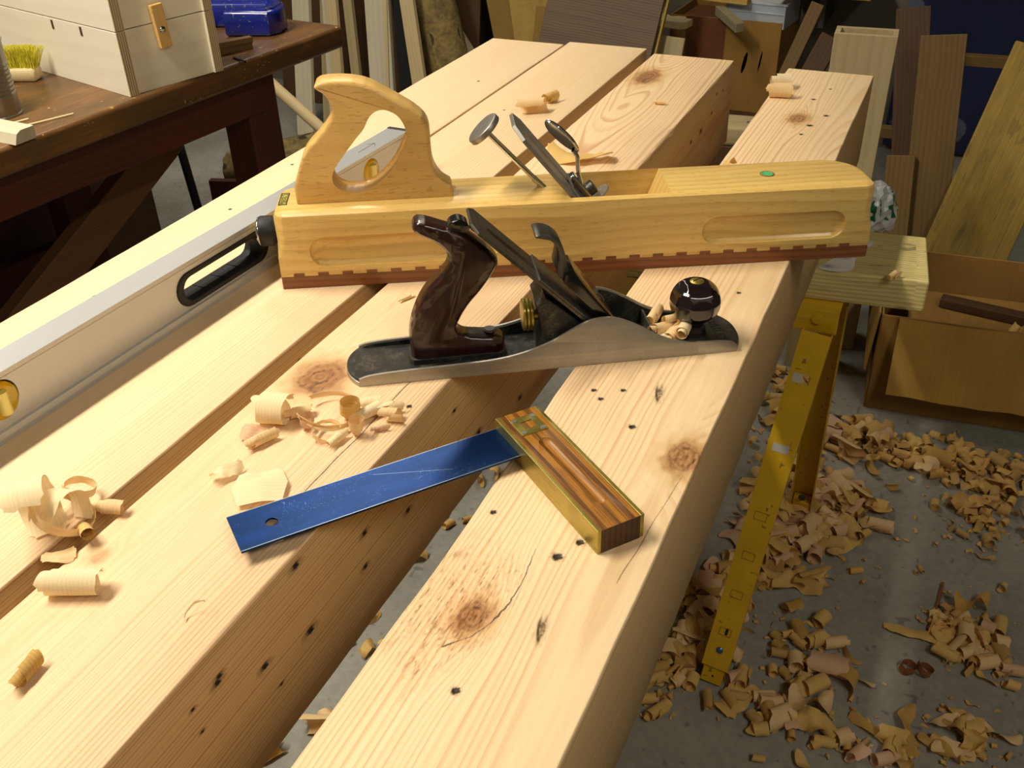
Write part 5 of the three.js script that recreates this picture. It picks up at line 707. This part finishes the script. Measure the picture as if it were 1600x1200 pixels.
// --- shavings on the concrete floor
{
  const R = rng(2024), gs = [], N = () => (R() + R() + R() + R() - 2) * 0.9;
  for (let k = 0; k < 10; k++) gs.push(sit(curlGeo({ r0: 0.006 + 0.005 * R(), r1: 0.010 + 0.007 * R(), turns: 0.9 + 1.1 * R(), w: 0.022 + 0.026 * R(), drift: 0.02 * R(), seed: 100 + k, n: 22, a0: R() * 6, jag: 0.2 }).rotateZ(0.35 * (R() - 0.5))));
  for (let k = 0; k < 7; k++) gs.push(sit(stripGeo({ len: 0.04 + 0.04 * R(), w: 0.018 + 0.014 * R(), wave: 0.012, twist: 1.3, seed: 130 + k, n: 16, bend: R() })));
  for (let k = 0; k < 4; k++) gs.push(sit(curlGeo({ r0: 0.012, r1: 0.02, turns: 0.5 + 0.25 * R(), w: 0.03 + 0.02 * R(), seed: 150 + k, n: 14, a0: R() * 6, jag: 0.3 })));
  const mats = [SM.gold, SM.ochre, SM.cream, SM.gold, SM.pink, SM.cream];
  const CL = [[-0.115, -1.40, 0.055, 0.13, 95, 1.05], [-0.02, -1.46, 0.05, 0.09, 40, 1], [0.02, -1.73, 0.10, 0.05, 62, 0.95], [-0.16, -1.72, 0.04, 0.10, 30, 0.9], [-0.20, -1.95, 0.05, 0.10, 22, 0.9], [0.215, -1.70, 0.07, 0.06, 46, 0.8], [0.20, -1.56, 0.05, 0.05, 18, 0.8], [0.215, -1.24, 0.035, 0.05, 30, 0.85], [0.165, -1.27, 0.02, 0.03, 10, 0.7], [-0.195, -1.13, 0.04, 0.08, 46, 1.0], [-0.21, -1.00, 0.03, 0.05, 14, 0.8], [-0.06, -1.02, 0.08, 0.06, 24, 0.9], [-0.03, -1.13, 0.05, 0.05, 16, 0.9], [0.21, -1.06, 0.05, 0.03, 10, 0.9], [0.08, -0.99, 0.05, 0.03, 6, 0.9]];
  const all = [];
  for (const [cx, cz, sx, sz, n, sc] of CL) for (let k = 0; k < n * 1.5; k++) { const x = cx + N() * sx * 1.3, z = cz + N() * sz * 1.3; all.push([x, z, sc * (0.6 + 0.55 * R()), Math.max(0, 0.022 * (1 - Math.hypot((x - cx) / sx, (z - cz) / sz) / 1.6)) * (n > 40 ? 1 : 0) * R()]); }
  for (let k = 0; k < 50; k++) all.push([-0.35 + 0.75 * R(), -0.85 - 1.1 * R(), 0.3 + 0.35 * R(), 0]);
  for (let k = 0; k < 80; k++) all.push([-0.80 + 0.47 * R(), -0.62 - 0.75 * R(), 0.5 + 0.5 * R(), 0]);
  const blocked = ([x, z]) => (x > -0.06 && z < -1.835 && z > -2.25) || (Math.hypot(x + 0.15, z + 1.02) < 0.03);
  const list = all.filter((p) => !blocked(p)).sort((a, b) => b[2] / Math.hypot(b[0], b[1], 1.2) - a[2] / Math.hypot(a[0], a[1], 1.2));
  const shapeOf = (k) => (k < 10 ? 'rolled' : k < 17 ? 'flat crinkled' : 'half-round'), nameOf = ['golden', 'ochre', 'cream', 'golden', 'pinkish', 'cream'];
  const area = (x, z) => (x < -0.3 && z > -1.45 ? 'on the floor under the beams' : z < -1.6 && x > -0.1 ? 'on the floor in front of the open cardboard box' : z < -1.6 ? 'on the floor behind the sawhorse legs' : x < 0.06 && z < -1.08 ? 'in the heap round the sawhorse legs' : x > 0.06 && z < -1.08 ? 'scattered on the concrete right of the sawhorse' : 'scattered on the concrete before the sawhorse foot');
  list.slice(0, 290).forEach(([x, z, s, y]) => { const gi = Math.floor(R() * gs.length), mi = Math.floor(R() * mats.length), ar = area(x, z); const o = solo('floor_shaving', gs[gi], mats[mi], nameOf[mi] + ' ' + shapeOf(gi) + ' wood shaving ' + ar, 'shaving', [x, y, z], R() * 6.28, 'shavings ' + ar); o.scale.setScalar(s); });
  // the remaining pieces and crumbs, too many to count, joined into one
  const rest = list.slice(290), bits = [], M = new THREE.Matrix4(), q = new THREE.Quaternion();
  const put = (x, y, z, s) => { if (blocked([x, z]) || (x < -0.05 && x > -0.26 && z < -1.94 && z > -2.2)) return; q.setFromAxisAngle(V3(0, 1, 0), R() * 6.28); M.compose(V3(x, y, z), q, V3(s, s, s)); const g = norm(gs[Math.floor(R() * gs.length)].clone()).applyMatrix4(M), n = g.attributes.position.count, c = new Float32Array(n * 3), b = 0.72 + 0.4 * R(), w = R(); for (let k = 0; k < n; k++) { c[k * 3] = b; c[k * 3 + 1] = b * mix(0.9, 1, w); c[k * 3 + 2] = b * mix(0.8, 1.1, w); } g.setAttribute('color', new THREE.BufferAttribute(c, 3)); bits.push(g); };
  for (const [x, z, s] of rest) put(x, 0, z, s * 0.9);
  for (let k = 0; k < 620; k++) { if (k < 470) { const c = CL[Math.floor(R() * CL.length)]; put(c[0] + N() * c[2] * 2, 0, c[1] + N() * c[3] * 2, 0.08 + 0.2 * R()); } else put(-0.7 + 1.2 * R(), 0, -0.7 - 1.4 * R(), 0.04 + 0.1 * R()); }
  const cm = SM.gold.clone(); cm.vertexColors = true; const crumbs = sh(new THREE.Mesh(mergeGeometries(bits), cm));
  crumbs.name = 'shaving_crumbs'; crumbs.userData = { label: 'small crumbs of wood shavings strewn over the concrete floor', category: 'shavings', kind: 'stuff' }; scene.add(crumbs);
  // a few that stand out
  const onF = (g, m, l, x, z, a, s = 1) => solo('floor_curl', sit(g), m, l, 'shaving', [x, 0, z], a);
  onF(merge([lie(curlGeo({ r0: 0.009, r1: 0.013, turns: 1.1, w: 0.012, seed: 171 }), 0, 1.3).translate(-0.012, 0, 0), lie(curlGeo({ r0: 0.010, r1: 0.014, turns: 1.05, w: 0.012, seed: 172, a0: 2 }), 0, 1.3).translate(0.013, 0, 0.002)]), SM.brown, 'dark red-brown double curl shaped like a heart on bare concrete', 0.131, -1.157, 0.3);
  onF(stripGeo({ len: 0.105, w: 0.026, wave: 0.008, twist: 0.5, seed: 173, bend: 0.1 }), SM.gold, 'long flat golden ribbon pointing at the heart-shaped curl', 0.128, -1.236, 0.05);
  solo('bark_sliver', sit(tube([[-0.06, 0.003, 0], [0, 0.003, 0.002], [0.06, 0.003, 0]], 0.0028, 12, 6)), SM.brown, 'straight brown bark sliver on the concrete beside the golden ribbon', 'sliver', [0.150, 0, -1.312], 1.45);
  onF(stripGeo({ len: 0.105, w: 0.020, wave: 0.012, twist: 0.9, seed: 174, bend: 0.15 }), SM.ochre, 'long crinkled ochre strip lying alone on the concrete', 0.098, -1.016, -0.35);
  onF(curlGeo({ r0: 0.018, r1: 0.022, turns: 0.55, w: 0.055, seed: 175, a0: 0.3 }), SM.pink, 'broad arched pinkish shaving in front of the sawhorse foot', 0.008, -1.105, 0.1);
  onF(stripGeo({ len: 0.07, w: 0.040, wave: 0.006, twist: 0.3, seed: 176, bend: 0.05 }), SM.gold, 'large flat triangular shaving before the sawhorse foot', -0.108, -0.998, 1.1);
}
// shavings at the front rim of the open cardboard box
solo('box_shaving', sit(stripGeo({ len: 0.05, w: 0.03, wave: 0.02, twist: 1.5, seed: 191 })), SM.gold, 'crumpled golden shaving in the open cardboard box near its left corner', 'shaving', [0.045, 0.1565, -1.945], 0.4);
solo('box_shaving', sit(curlGeo({ r0: 0.008, r1: 0.014, turns: 1.1, w: 0.045, seed: 192 }).rotateZ(0.8)), SM.gold, 'upright golden curl standing inside the open cardboard box', 'shaving', [0.215, 0.1565, -1.965], 0.9);
renderer.render(scene, camera);
